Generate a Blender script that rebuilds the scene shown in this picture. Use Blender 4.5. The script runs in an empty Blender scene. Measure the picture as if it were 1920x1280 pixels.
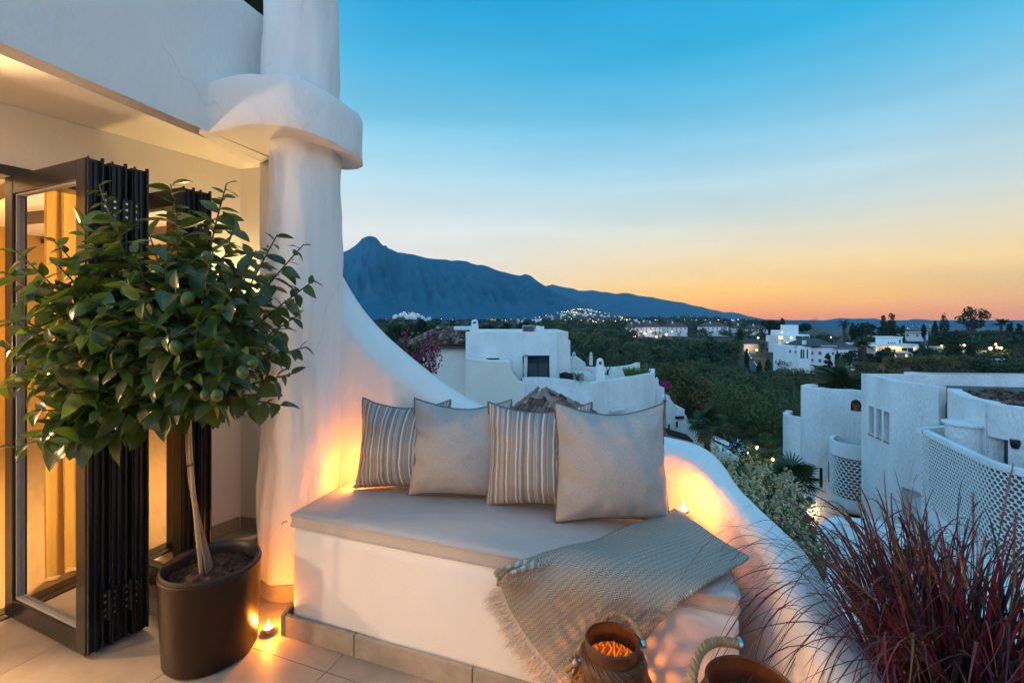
import bpy, math, random
import numpy as np
from mathutils import Vector, Matrix, noise
from math import sin, cos, pi, radians, sqrt, atan2
sc = bpy.context.scene
C = sc.collection
random.seed(7)
rng = np.random.default_rng(11)

# ------------------------------------------------------------------ camera
F, H, CX, HY = 853.0, 1.4, 960.0, 600.0
cam_d = bpy.data.cameras.new('camera'); cam = bpy.data.objects.new('camera', cam_d); C.objects.link(cam)
cam.location = (0, 0, H); cam.rotation_euler = (radians(90), 0, 0)
cam_d.sensor_width = 36.0; cam_d.lens = 36.0 * F / 1920.0
cam_d.shift_y = -40.0 / 1920.0
cam_d.clip_start = 0.05; cam_d.clip_end = 30000
sc.camera = cam

LAMP1, LAMP2, LAMP3, LANT, TEA_F, TEA_R, TEA_L, TEA_G = 320, 270, 105, 6.0, 6.6, 4.2, 5.4, 1.8; SCONCE = 17; WALL_GLOW = 14; HAZE = 6e-5
# ------------------------------------------------------------------ world
SUN_AZ = radians(46)                       # sunset glow, clockwise from the view direction
world = bpy.data.worlds.new('World'); sc.world = world; world.use_nodes = True
nt = world.node_tree; N = nt.nodes; L = nt.links; N.clear()
def nd(tree, t, **kw):
    n = tree.nodes.new(t)
    for k, v in kw.items(): setattr(n, k, v)
    return n
def s2l(c):
    return tuple((x/255/12.92 if x <= 10.3 else ((x/255+0.055)/1.055)**2.4) for x in c)
def ramp_set(r, stops):
    e = r.color_ramp.elements
    while len(e) > 1: e.remove(e[-1])
    for i, (p, c) in enumerate(stops):
        el = e[0] if i == 0 else e.new(p)
        el.position = p; el.color = (*c, 1)
out = nd(nt, 'ShaderNodeOutputWorld')
tc = nd(nt, 'ShaderNodeTexCoord'); sep = nd(nt, 'ShaderNodeSeparateXYZ')
L.new(tc.outputs['Generated'], sep.inputs[0])
rs = nd(nt, 'ShaderNodeValToRGB'); ra = nd(nt, 'ShaderNodeValToRGB')
def behind_haze(stops):                    # the sky is seen through the haze box: allow for what the air takes and adds
    o = []
    for z, c in stops:
        l = min(7600, 760/max(z, .01)); T = math.exp(-HAZE*l); I = [x*(1-T) for x in (.035, .155, .36)]
        o.append((z, tuple(max(.015, (a-b)/T) for a, b in zip(s2l(c), I))))
    return o
ramp_set(rs, behind_haze([(0.0, (236,150,116)), (0.018, (250,166,104)), (0.033, (255,184,98)), (0.06, (255,202,112)), (0.088, (252,213,142)), (0.141, (236,221,188)), (0.215, (203,221,222)), (0.312, (155,206,229)),
              (0.40, (105,192,230)), (0.48, (50,175,222)), (0.56, (6,160,214)), (0.68, (4,150,214))])+[(1.0, (.24,.70,1.22))])
ramp_set(ra, behind_haze([(0.0, (228,214,200)), (0.06, (232,222,208)), (0.14, (228,228,222)), (0.21, (216,227,230)), (0.31, (172,217,234)), (0.40, (122,198,231)), (0.49, (75,181,226)), (0.58, (24,162,218)), (0.68, (14,154,218))])+[(1.0, (.16,.56,.98))])
L.new(sep.outputs['Z'], rs.inputs[0]); L.new(sep.outputs['Z'], ra.inputs[0])
dot = nd(nt, 'ShaderNodeVectorMath', operation='DOT_PRODUCT'); dot.inputs[1].default_value = (sin(SUN_AZ), cos(SUN_AZ), 0)
L.new(tc.outputs['Generated'], dot.inputs[0])
mr = nd(nt, 'ShaderNodeMapRange', interpolation_type='SMOOTHSTEP'); mr.inputs['From Min'].default_value = 0.50; mr.inputs['From Max'].default_value = 0.96
L.new(dot.outputs['Value'], mr.inputs['Value'])
# thin high cloud, barely visible
mp = nd(nt, 'ShaderNodeMapping'); mp.inputs['Scale'].default_value = (1.2, 1.2, 9)
L.new(tc.outputs['Generated'], mp.inputs['Vector'])
nz = nd(nt, 'ShaderNodeTexNoise'); nz.inputs['Scale'].default_value = 1.6; nz.inputs['Detail'].default_value = 3
L.new(mp.outputs[0], nz.inputs['Vector'])
cl = nd(nt, 'ShaderNodeMapRange'); cl.inputs['From Min'].default_value = .35; cl.inputs['From Max'].default_value = .7; cl.inputs['To Min'].default_value = .93; cl.inputs['To Max'].default_value = 1.05
L.new(nz.outputs[0], cl.inputs['Value'])
mix = nd(nt, 'ShaderNodeMix', data_type='RGBA'); L.new(mr.outputs[0], mix.inputs[0])
rb = nd(nt, 'ShaderNodeValToRGB'); L.new(sep.outputs['Z'], rb.inputs[0])
ramp_set(rb, [(0.0, (.84,1.12,1.52)), (0.10, (.98,1.30,1.80)), (0.25, (.90,1.32,1.88)), (0.5, (.54,1.16,1.80)), (1.0, (.24,.70,1.22))])
mrb = nd(nt, 'ShaderNodeMapRange', interpolation_type='SMOOTHSTEP'); mrb.inputs['From Min'].default_value = -.55; mrb.inputs['From Max'].default_value = .45
L.new(dot.outputs['Value'], mrb.inputs['Value'])
mixb = nd(nt, 'ShaderNodeMix', data_type='RGBA'); L.new(mrb.outputs[0], mixb.inputs[0]); L.new(rb.outputs[0], mixb.inputs[6]); L.new(ra.outputs[0], mixb.inputs[7]); L.new(mixb.outputs[2], mix.inputs[6]); L.new(rs.outputs[0], mix.inputs[7])
mul = nd(nt, 'ShaderNodeVectorMath', operation='SCALE'); L.new(mix.outputs[2], mul.inputs[0]); L.new(cl.outputs[0], mul.inputs['Scale'])
bg = nd(nt, 'ShaderNodeBackground'); bg.inputs['Strength'].default_value = 0.815; L.new(mul.outputs[0], bg.inputs[0])
sky = nd(nt, 'ShaderNodeTexSky', sky_type='NISHITA'); sky.sun_disc = False; sky.sun_elevation = radians(-5); sky.sun_rotation = SUN_AZ
bg2 = nd(nt, 'ShaderNodeBackground'); bg2.inputs['Strength'].default_value = 0.05; L.new(sky.outputs[0], bg2.inputs[0])
add = nd(nt, 'ShaderNodeAddShader'); L.new(bg.outputs[0], add.inputs[0]); L.new(bg2.outputs[0], add.inputs[1]); L.new(add.outputs[0], out.inputs['Surface'])

sun_d = bpy.data.lights.new('sun', 'SUN'); sun_d.energy = 0.12; sun_d.angle = radians(12); sun_d.color = (1, .72, .45)
sun = bpy.data.objects.new('sun', sun_d); C.objects.link(sun)
sun.rotation_euler = (Vector((sin(SUN_AZ), cos(SUN_AZ), 0.035))).to_track_quat('Z', 'Y').to_euler()

sc.view_settings.view_transform = 'Standard'; sc.view_settings.look = 'None'
sc.view_settings.exposure = 0.3; sc.view_settings.gamma = 1.0; sc.view_settings.use_curve_mapping = False
sc.render.engine = 'CYCLES'
cy = sc.cycles
cy.use_denoising = True; cy.max_bounces = 7; cy.diffuse_bounces = 4; cy.glossy_bounces = 3; cy.transmission_bounces = 6; cy.transparent_max_bounces = 16; cy.volume_bounces = 0
cy.sample_clamp_indirect = 6.0; cy.caustics_reflective = False; cy.caustics_refractive = False

# ------------------------------------------------------------------ helpers
def P(px, py, d): return Vector(((px-CX)/F*d, d, H-(py-HY)/F*d))
def PZ(px, py, z):                                    # pixel -> point on the horizontal plane z
    d = (H-z)*F/(py-HY); return P(px, py, d)
def fbm(p, o=3): return noise.fractal(p, 1.0, 2.0, o, noise_basis='PERLIN_ORIGINAL')

class MB:
    def __init__(s): s.v = []; s.f = []; s.uv = None
    def add(s, vs, fs):
        o = len(s.v); s.v += [tuple(v) for v in vs]; s.f += [tuple(i+o for i in f) for f in fs]; return s
    def box(s, c, size, rz=0.0, rot=None):
        hx, hy, hz = size[0]/2, size[1]/2, size[2]/2
        m = rot if rot is not None else Matrix.Rotation(rz, 3, 'Z')
        vs = [Vector(c) + m @ Vector((x*hx, y*hy, z*hz)) for z in (-1, 1) for y in (-1, 1) for x in (-1, 1)]
        return s.add(vs, [(0,2,3,1), (4,5,7,6), (0,1,5,4), (2,6,7,3), (0,4,6,2), (1,3,7,5)])
    def prism(s, poly, z0, z1):                       # poly: list of (x,y), counter-clockwise
        n = len(poly)
        vs = [(x, y, z0) for x, y in poly] + [(x, y, z1) for x, y in poly]
        return s.add(vs, [tuple(range(n))[::-1], tuple(range(n, 2*n))] + [(i, (i+1) % n, n+(i+1) % n, n+i) for i in range(n)])
    def slab(s, pts, back):                           # planar outline of 3D points, extruded by the vector back
        n = len(pts); b = Vector(back)
        vs = [Vector(p) for p in pts] + [Vector(p)+b for p in pts]
        return s.add(vs, [tuple(range(n)), tuple(range(n, 2*n))[::-1]] + [(i, n+i, n+(i+1) % n, (i+1) % n) for i in range(n)])
    def lathe(s, prof, c=(0,0,0), seg=24, closed=True, fn=None):
        vs = []; m = len(prof)
        for r, z in prof:
            for k in range(seg):
                a = 2*pi*k/seg; v = Vector((r*cos(a), r*sin(a), z))
                if fn: v = fn(v, a)
                vs.append(Vector(c)+v)
        fs = [(i*seg+k, i*seg+(k+1) % seg, (i+1)*seg+(k+1) % seg, (i+1)*seg+k) for i in range(m-1) for k in range(seg)]
        if closed: fs += [tuple(range(seg))[::-1], tuple(range((m-1)*seg, m*seg))]
        return s.add(vs, fs)
    def tube(s, pts, r, seg=6, cap=True):
        pts = [Vector(p) for p in pts]; n = len(pts); vs = []
        rr = r if isinstance(r, (list, tuple)) else [r]*n
        up = Vector((0,0,1))
        for i, p in enumerate(pts):
            t = (pts[min(i+1, n-1)]-pts[max(i-1, 0)]).normalized()
            a = t.cross(up)
            if a.length < 1e-3: a = t.cross(Vector((1,0,0)))
            a.normalize(); b = a.cross(t)
            for k in range(seg):
                an = 2*pi*k/seg; vs.append(p + (a*cos(an)+b*sin(an))*rr[i])
        fs = [(i*seg+k, i*seg+(k+1) % seg, (i+1)*seg+(k+1) % seg, (i+1)*seg+k) for i in range(n-1) for k in range(seg)]
        if cap: fs += [tuple(range(seg))[::-1], tuple(range((n-1)*seg, n*seg))]
        return s.add(vs, fs)
    def grid(s, rows, close_u=False):                 # rows of points
        m = len(rows); n = len(rows[0]); vs = [p for r in rows for p in r]
        fs = [(i*n+j, i*n+(j+1) % n, (i+1)*n+(j+1) % n, (i+1)*n+j) for i in range(m-1) for j in range(n if close_u else n-1)]
        return s.add(vs, fs)
    def mesh(s, name, m=None, smooth=None):
        me = bpy.data.meshes.new(name); me.from_pydata(s.v, [], s.f); me.validate()
        if m: me.materials.append(m)
        if smooth is not None:
            me.shade_smooth(); me.set_sharp_from_angle(angle=radians(smooth))
        me.update(); return me
    def build(s, name, m, parent=None, smooth=None, bevel=0):
        return link(name, s.mesh(name, m, smooth), parent, bevel)

def link(name, me, parent=None, bevel=0):
    o = bpy.data.objects.new(name, me); C.objects.link(o)
    if parent is not None: attach(o, parent)
    if bevel:
        b = o.modifiers.new('bevel', 'BEVEL'); b.width = bevel; b.segments = 2; b.limit_method = 'ANGLE'
    return o
ORIG = {}
def attach(o, parent):
    o.parent = parent
    base = ORIG.get(parent.name)
    if base is not None: o.matrix_parent_inverse = Matrix.Translation(-base)
def thing(name, label, cat, loc=(0,0,0), group=None):
    o = bpy.data.objects.new(name, None); C.objects.link(o); o.empty_display_size = .1
    o.location = loc; ORIG[o.name] = Vector(loc)
    return tag(o, label, cat, group)
def tag(o, label, cat, group=None):
    o['label'] = label; o['category'] = cat
    if group: o['group'] = group
    return o
def kind(o, k): o['kind'] = k; return o
def copy_tree(t, loc=None, scale=None, rz=None, label=None, group=None):
    r = t.copy(); C.objects.link(r)
    if loc is not None: r.location = loc
    if scale is not None: r.scale = (scale,)*3
    if rz is not None: r.rotation_euler.z = rz
    if label: r['label'] = label
    if group: r['group'] = group
    for ch in list(t.children):
        c = ch.copy(); C.objects.link(c); c.parent = r
        for g in list(ch.children):
            q = g.copy(); C.objects.link(q); q.parent = c
    return r
def np_mesh(name, V, Q, m, smooth=False):             # V (n,3), Q (k,4) quads or (k,3)
    me = bpy.data.meshes.new(name); k = Q.shape[1]
    me.vertices.add(len(V)); me.vertices.foreach_set('co', V.astype(np.float32).ravel())
    me.loops.add(Q.size); me.loops.foreach_set('vertex_index', Q.astype(np.int32).ravel())
    me.polygons.add(len(Q)); me.polygons.foreach_set('loop_start', (np.arange(len(Q))*k).astype(np.int32))
    if smooth: me.polygons.foreach_set('use_smooth', np.ones(len(Q), dtype=bool))
    me.materials.append(m); me.update(calc_edges=True); me.validate(); return me

# ------------------------------------------------------------------ materials
def principled(name, col, rough=.7, metal=0, spec=.5):
    m = bpy.data.materials.new(name); m.use_nodes = True; t = m.node_tree
    b = t.nodes['Principled BSDF']
    b.inputs['Base Color'].default_value = (*col, 1); b.inputs['Roughness'].default_value = rough
    b.inputs['Metallic'].default_value = metal; b.inputs['Specular IOR Level'].default_value = spec
    return m, t, b
def mat(name, col, rough=.7, metal=0, spec=.4, col2=None, nscale=5, detail=4, bump=0, bscale=None, bdist=.01, bump2=0, b2scale=60, per_obj=0, stretch=None, trans=0):
    m, t, b = principled(name, col, rough, metal, spec)
    tcn = t.nodes.new('ShaderNodeTexCoord'); vec = tcn.outputs['Object']
    if stretch:
        mpn = t.nodes.new('ShaderNodeMapping'); mpn.inputs['Scale'].default_value = stretch
        t.links.new(vec, mpn.inputs[0]); vec = mpn.outputs[0]
    colout = None
    if col2 is not None:
        n = t.nodes.new('ShaderNodeTexNoise'); n.inputs['Scale'].default_value = nscale; n.inputs['Detail'].default_value = detail
        t.links.new(vec, n.inputs['Vector'])
        r = t.nodes.new('ShaderNodeMapRange'); r.inputs['From Min'].default_value = .32; r.inputs['From Max'].default_value = .68
        t.links.new(n.outputs[0], r.inputs[0])
        mx = t.nodes.new('ShaderNodeMix'); mx.data_type = 'RGBA'; mx.inputs[6].default_value = (*col, 1); mx.inputs[7].default_value = (*col2, 1)
        t.links.new(r.outputs[0], mx.inputs[0]); colout = mx.outputs[2]
    if per_obj:
        oi = t.nodes.new('ShaderNodeObjectInfo'); hs = t.nodes.new('ShaderNodeHueSaturation')
        r = t.nodes.new('ShaderNodeMapRange'); r.inputs['To Min'].default_value = 1-per_obj; r.inputs['To Max'].default_value = 1+per_obj
        t.links.new(oi.outputs['Random'], r.inputs[0]); t.links.new(r.outputs[0], hs.inputs['Value'])
        if colout is None: hs.inputs['Color'].default_value = (*col, 1)
        else: t.links.new(colout, hs.inputs['Color'])
        colout = hs.outputs[0]
    if colout is not None: t.links.new(colout, b.inputs['Base Color'])
    last = None
    for st, scl in ((bump, bscale or nscale), (bump2, b2scale)):
        if st:
            n = t.nodes.new('ShaderNodeTexNoise'); n.inputs['Scale'].default_value = scl; n.inputs['Detail'].default_value = 5
            t.links.new(vec, n.inputs['Vector'])
            bp = t.nodes.new('ShaderNodeBump'); bp.inputs['Strength'].default_value = st; bp.inputs['Distance'].default_value = bdist
            t.links.new(n.outputs[0], bp.inputs['Height'])
            if last: t.links.new(last, bp.inputs['Normal'])
            last = bp.outputs[0]
    if last: t.links.new(last, b.inputs['Normal'])
    if trans:
        tr = t.nodes.new('ShaderNodeBsdfTranslucent'); ms = t.nodes.new('ShaderNodeMixShader'); ms.inputs[0].default_value = trans
        tr.inputs[0].default_value = (col[0]*2.6, col[1]*2.6, col[2]*1.4, 1)
        t.links.new(b.outputs[0], ms.inputs[1]); t.links.new(tr.outputs[0], ms.inputs[2]); t.links.new(ms.outputs[0], t.nodes['Material Output'].inputs[0])
    return m
def emit(name, col, strength, sample=True):
    m = bpy.data.materials.new(name); m.use_nodes = True; t = m.node_tree; t.nodes.clear()
    e = t.nodes.new('ShaderNodeEmission'); e.inputs[0].default_value = (*col, 1); e.inputs[1].default_value = strength
    o = t.nodes.new('ShaderNodeOutputMaterial'); t.links.new(e.outputs[0], o.inputs[0])
    if not sample: m.cycles.emission_sampling = 'NONE'
    return m
def glass_mat(name, tint, refl=.12, rough=.0):
    m = bpy.data.materials.new(name); m.use_nodes = True; t = m.node_tree; t.nodes.clear()
    tr = t.nodes.new('ShaderNodeBsdfTransparent'); tr.inputs[0].default_value = (*tint, 1)
    gl = t.nodes.new('ShaderNodeBsdfGlossy'); gl.inputs['Roughness'].default_value = rough
    lw = t.nodes.new('ShaderNodeFresnel'); lw.inputs[0].default_value = 1.5
    ma = t.nodes.new('ShaderNodeMath'); ma.operation = 'ADD'; ma.inputs[1].default_value = refl-.04; ma.use_clamp = True
    t.links.new(lw.outputs[0], ma.inputs[0])
    ms = t.nodes.new('ShaderNodeMixShader'); o = t.nodes.new('ShaderNodeOutputMaterial')
    t.links.new(ma.outputs[0], ms.inputs[0]); t.links.new(tr.outputs[0], ms.inputs[1]); t.links.new(gl.outputs[0], ms.inputs[2]); t.links.new(ms.outputs[0], o.inputs[0])
    return m

M = {}
M['plaster'] = mat('white_plaster', (.81,.80,.78), .85, spec=.25, col2=(.755,.74,.72), nscale=2.2, bump=.4, bscale=5, bdist=.02, bump2=.35, b2scale=26, stretch=(1,1,.75))
_t = M['plaster'].node_tree; _b = _t.nodes['Principled BSDF']
_tc = _t.nodes.new('ShaderNodeTexCoord'); _n = _t.nodes.new('ShaderNodeTexNoise'); _n.inputs['Scale'].default_value = 3; _t.links.new(_tc.outputs['Object'], _n.inputs['Vector'])
_mx = _t.nodes.new('ShaderNodeMix'); _mx.data_type = 'VECTOR'; _mx.inputs[0].default_value = .22; _t.links.new(_tc.outputs['Object'], _mx.inputs[4]); _t.links.new(_n.outputs['Color'], _mx.inputs[5])
_v = _t.nodes.new('ShaderNodeTexVoronoi'); _v.feature = 'DISTANCE_TO_EDGE'; _v.inputs['Scale'].default_value = 2.6; _t.links.new(_mx.outputs[1], _v.inputs['Vector'])
_r = _t.nodes.new('ShaderNodeMapRange'); _r.inputs['From Min'].default_value = .0015; _r.inputs['From Max'].default_value = .006; _r.inputs['To Min'].default_value = 1; _r.inputs['To Max'].default_value = 0; _t.links.new(_v.outputs['Distance'], _r.inputs[0])
_n2 = _t.nodes.new('ShaderNodeTexNoise'); _n2.inputs['Scale'].default_value = 1.7; _t.links.new(_tc.outputs['Object'], _n2.inputs['Vector'])
_r2 = _t.nodes.new('ShaderNodeMapRange'); _r2.inputs['From Min'].default_value = .54; _r2.inputs['From Max'].default_value = .62; _r2.inputs['To Max'].default_value = .26; _t.links.new(_n2.outputs[0], _r2.inputs[0])
_m = _t.nodes.new('ShaderNodeMath'); _m.operation = 'MULTIPLY'; _t.links.new(_r.outputs[0], _m.inputs[0]); _t.links.new(_r2.outputs[0], _m.inputs[1])
_c = _t.nodes.new('ShaderNodeMix'); _c.data_type = 'RGBA'; _c.inputs[7].default_value = (.30,.28,.25,1); _t.links.new(_b.inputs['Base Color'].links[0].from_socket, _c.inputs[6]); _t.links.new(_m.outputs[0], _c.inputs[0]); _t.links.new(_c.outputs[2], _b.inputs['Base Color'])
M['plaster_bench'] = mat('smooth_bench_plaster', (.80,.79,.775), .85, spec=.2, col2=(.765,.75,.73), nscale=2.5, bump=.16, bscale=7, bdist=.008, bump2=.2, b2scale=70)
M['plaster_flat'] = mat('smooth_white_plaster', (.80,.79,.77), .85, spec=.25, col2=(.77,.76,.74), nscale=2, bump=.35, bscale=9, bdist=.006, bump2=.35, b2scale=60)
M['plaster_far'] = mat('rough_white_render', (.84,.84,.83), .9, spec=.2, col2=(.70,.70,.69), nscale=1.6, detail=8, bump=.9, bscale=6, bdist=.05, bump2=.8, b2scale=24, stretch=(1,1,.35))
M['plaster_cream'] = mat('cream_render', (.76,.70,.62), .9, spec=.2, col2=(.70,.64,.56), nscale=2, bump=.5, bscale=7, bdist=.02)
M['plaster_old'] = mat('weathered_white_render', (.80,.80,.79), .9, spec=.2, col2=(.62,.62,.60), nscale=2.2, bump=.6, bscale=6, bdist=.03, stretch=(1,1,.2))
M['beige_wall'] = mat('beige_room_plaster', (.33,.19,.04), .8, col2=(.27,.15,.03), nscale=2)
M['tile'] = mat('beige_stone_tile', (.40,.34,.27), .42, spec=.45, col2=(.33,.28,.22), nscale=9, detail=8, bump=.15, bscale=40, bdist=.002, per_obj=.05)
M['grout'] = mat('grout', (.30,.255,.205), .9)
M['skirt'] = mat('stone_skirting', (.38,.33,.27), .55, col2=(.30,.26,.21), nscale=18, detail=8, per_obj=.05)
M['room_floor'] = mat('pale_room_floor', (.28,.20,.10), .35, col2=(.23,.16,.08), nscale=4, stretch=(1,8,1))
M['alu'] = mat('dark_aluminium', (.010,.012,.016), .28, metal=0, spec=.3)
M['alu_face'] = mat('bronze_brown_frame', (.055,.042,.03), .3, spec=.6)
M['steel'] = mat('steel', (.55,.55,.56), .3, metal=1)
M['glass'] = glass_mat('door_glass', (.92,.90,.84), .10)
M['linen'] = mat('cream_linen', (.44,.31,.16), .9, spec=.1, col2=(.38,.26,.13), nscale=60, stretch=(1,1,.1), trans=.25)
M['pot'] = mat('bronze_brown_pot', (.024,.0105,.004), .36, spec=.3, metal=.2, bump=.1, bscale=90, bdist=.001)
M['pot_rim'] = mat('black_plastic', (.018,.017,.017), .45)
M['soil'] = mat('dark_soil', (.035,.02,.013), .95, col2=(.09,.045,.03), nscale=40, bump=1, bscale=45, bdist=.02)
M['bark'] = mat('grey_brown_bark', (.22,.16,.11), .85, col2=(.12,.085,.06), nscale=14, bump=.6, bscale=30, bdist=.004, stretch=(1,1,.25))
M['bamboo'] = mat('bamboo_stake', (.42,.31,.18), .6, col2=(.3,.21,.12), nscale=12)
M['leaf'] = mat('dark_lemon_leaf', (.042,.082,.018), .29, spec=.5, col2=(.026,.056,.016), nscale=14, per_obj=.6, trans=.22)
M['leaf_new'] = mat('young_lemon_leaf', (.07,.12,.025), .38, spec=.5, per_obj=.3, trans=.3)
M['twig'] = mat('green_twig', (.07,.075,.03), .7)
M['fruit'] = mat('unripe_lemon', (.06,.10,.022), .4, bump=.4, bscale=160, bdist=.002)
M['fabric_seat'] = mat('taupe_canvas', (.52,.475,.45), .95, spec=.1, col2=(.46,.42,.395), nscale=260, bump=.25, bscale=500, bdist=.001, bump2=.25, b2scale=7)
M['fabric_plain'] = mat('plain_linen_weave', (.46,.425,.40), .95, spec=.1, col2=(.36,.335,.315), nscale=170, detail=2, bump=.35, bscale=380, bdist=.0015, stretch=(1,1,2.2))
M['piping'] = mat('grey_piping', (.17,.15,.135), .9, spec=.1)
M['fringe'] = mat('cream_fringe', (.66,.56,.47), .95, spec=.1, per_obj=.12)
M['lantern_wood'] = mat('brown_bamboo_strip', (.20,.085,.03), .5, col2=(.09,.038,.017), nscale=10, per_obj=.35, stretch=(1,1,1))
M['lantern_rim'] = mat('brown_bent_wood', (.115,.047,.019), .5, col2=(.06,.026,.012), nscale=14, stretch=(1,1,.2))
M['rope'] = mat('jute_rope', (.42,.27,.14), .95, spec=.1, col2=(.28,.17,.085), nscale=60)
M['wax'] = mat('white_wax', (.75,.68,.55), .5)
M['candle_glow'] = emit('glowing_candle_wax', (1,.52,.13), 9, False)
M['flame'] = emit('flame', (1,.66,.25), 30, False)
M['blade'] = mat('burgundy_grass_blade', (.105,.012,.022), .38, spec=.45, col2=(.034,.010,.026), nscale=9, per_obj=.5, trans=.15)
M['blade_c'] = mat('green_grass_blade', (.05,.06,.018), .5, spec=.3, col2=(.07,.04,.02), nscale=6, per_obj=.3)
M['blade_b'] = mat('purple_grass_blade', (.036,.018,.034), .40, spec=.5, col2=(.022,.012,.026), nscale=6, per_obj=.4, trans=.1)
M['plume'] = mat('tan_pink_plume', (.36,.20,.17), .95, spec=.1, col2=(.2,.07,.07), nscale=30)
M['roof_tile'] = mat('weathered_barrel_tile', (.20,.11,.08), .9, spec=.2, col2=(.06,.038,.032), nscale=7, per_obj=.75)
M['roof_tile_pale'] = mat('lichen_barrel_tile', (.38,.27,.20), .9, spec=.2, col2=(.19,.12,.09), nscale=9, per_obj=.4)
M['dark_glass'] = mat('dark_window_glass', (.03,.045,.06), .06, spec=1.0)
M['lit_glass'] = emit('lit_window', (1,.60,.20), 1.6, False)
M['frame_dark'] = mat('dark_window_frame', (.012,.012,.014), .4)
M['gravel'] = mat('roof_gravel', (.085,.075,.07), .95, col2=(.24,.19,.165), nscale=14, detail=10, bump=1, bscale=26, bdist=.08)
M['far_white'] = mat('far_white_wall', (.78,.78,.77), .9, per_obj=.12)
M['far_cream'] = mat('far_cream_wall', (.50,.42,.33), .9, per_obj=.15)
M['far_roof'] = mat('far_brown_roof', (.11,.065,.05), .9, per_obj=.25)
M['slate'] = mat('grey_slate_roof', (.085,.08,.085), .85, col2=(.055,.05,.055), nscale=3)
M['far_lamp'] = emit('far_lamp_glow', (1,.55,.20), 14, False)
M['far_lamp_w'] = emit('far_white_lamp_glow', (1,.86,.66), 9, False)
M['terracotta'] = mat('terracotta', (.30,.075,.035), .8, col2=(.22,.06,.03), nscale=8)
M['iron'] = mat('black_iron', (.012,.012,.013), .5)
M['grey_metal'] = mat('grey_metal', (.32,.33,.34), .5, col2=(.25,.26,.27), nscale=3)
M['asphalt'] = mat('asphalt', (.05,.05,.052), .9, col2=(.035,.035,.037), nscale=2)
M['cloth_dark'] = mat('dark_cloth', (.015,.015,.018), .9)
M['stake'] = M['bamboo']
def folmat(name, c, c2, trans=.12, ns=.25, po=.2): return mat(name, c, .75, spec=.2, col2=c2, nscale=ns, detail=3, per_obj=po, trans=trans)
M['fol_dark'] = folmat('dark_evergreen_foliage', (.016,.030,.014), (.030,.045,.020))
M['fol_mid'] = folmat('green_foliage', (.030,.055,.020), (.048,.07,.028))
M['fol_brown'] = folmat('olive_brown_foliage', (.125,.10,.045), (.06,.068,.028), ns=.5)
M['fol_forest'] = folmat('forest_foliage', (.026,.062,.026), (.095,.095,.045), ns=.06)
M['fol_lit'] = folmat('light_green_foliage', (.07,.11,.03), (.045,.08,.022))
M['fol_cream'] = mat('cream_flower_panicle', (.56,.48,.29), .9, spec=.1, col2=(.38,.32,.17), nscale=5)
M['fol_shrub'] = mat('glossy_shrub_leaf', (.07,.10,.026), .6, spec=.3, col2=(.04,.065,.02), nscale=8, trans=.1)
M['bract'] = mat('magenta_bract', (.42,.035,.22), .8, spec=.1, col2=(.30,.03,.17), nscale=6, trans=.15)
M['bract_dry'] = mat('faded_bract', (.30,.16,.10), .9)
M['palm'] = mat('palm_leaf', (.032,.060,.020), .5, spec=.4, per_obj=.35)
M['palm_dry'] = mat('dry_palm_leaf', (.19,.12,.04), .7, per_obj=.3)
M['palm_trunk'] = mat('fibrous_palm_trunk', (.09,.06,.04), .95, col2=(.04,.028,.02), nscale=8, bump=1, bscale=12, bdist=.06)
M['fol_forest_b'] = folmat('dark_forest_foliage', (.016,.038,.020), (.034,.052,.024), ns=.08)
M['fol_forest_c'] = folmat('olive_forest_foliage', (.085,.090,.036), (.050,.066,.026), ns=.08)
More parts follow.
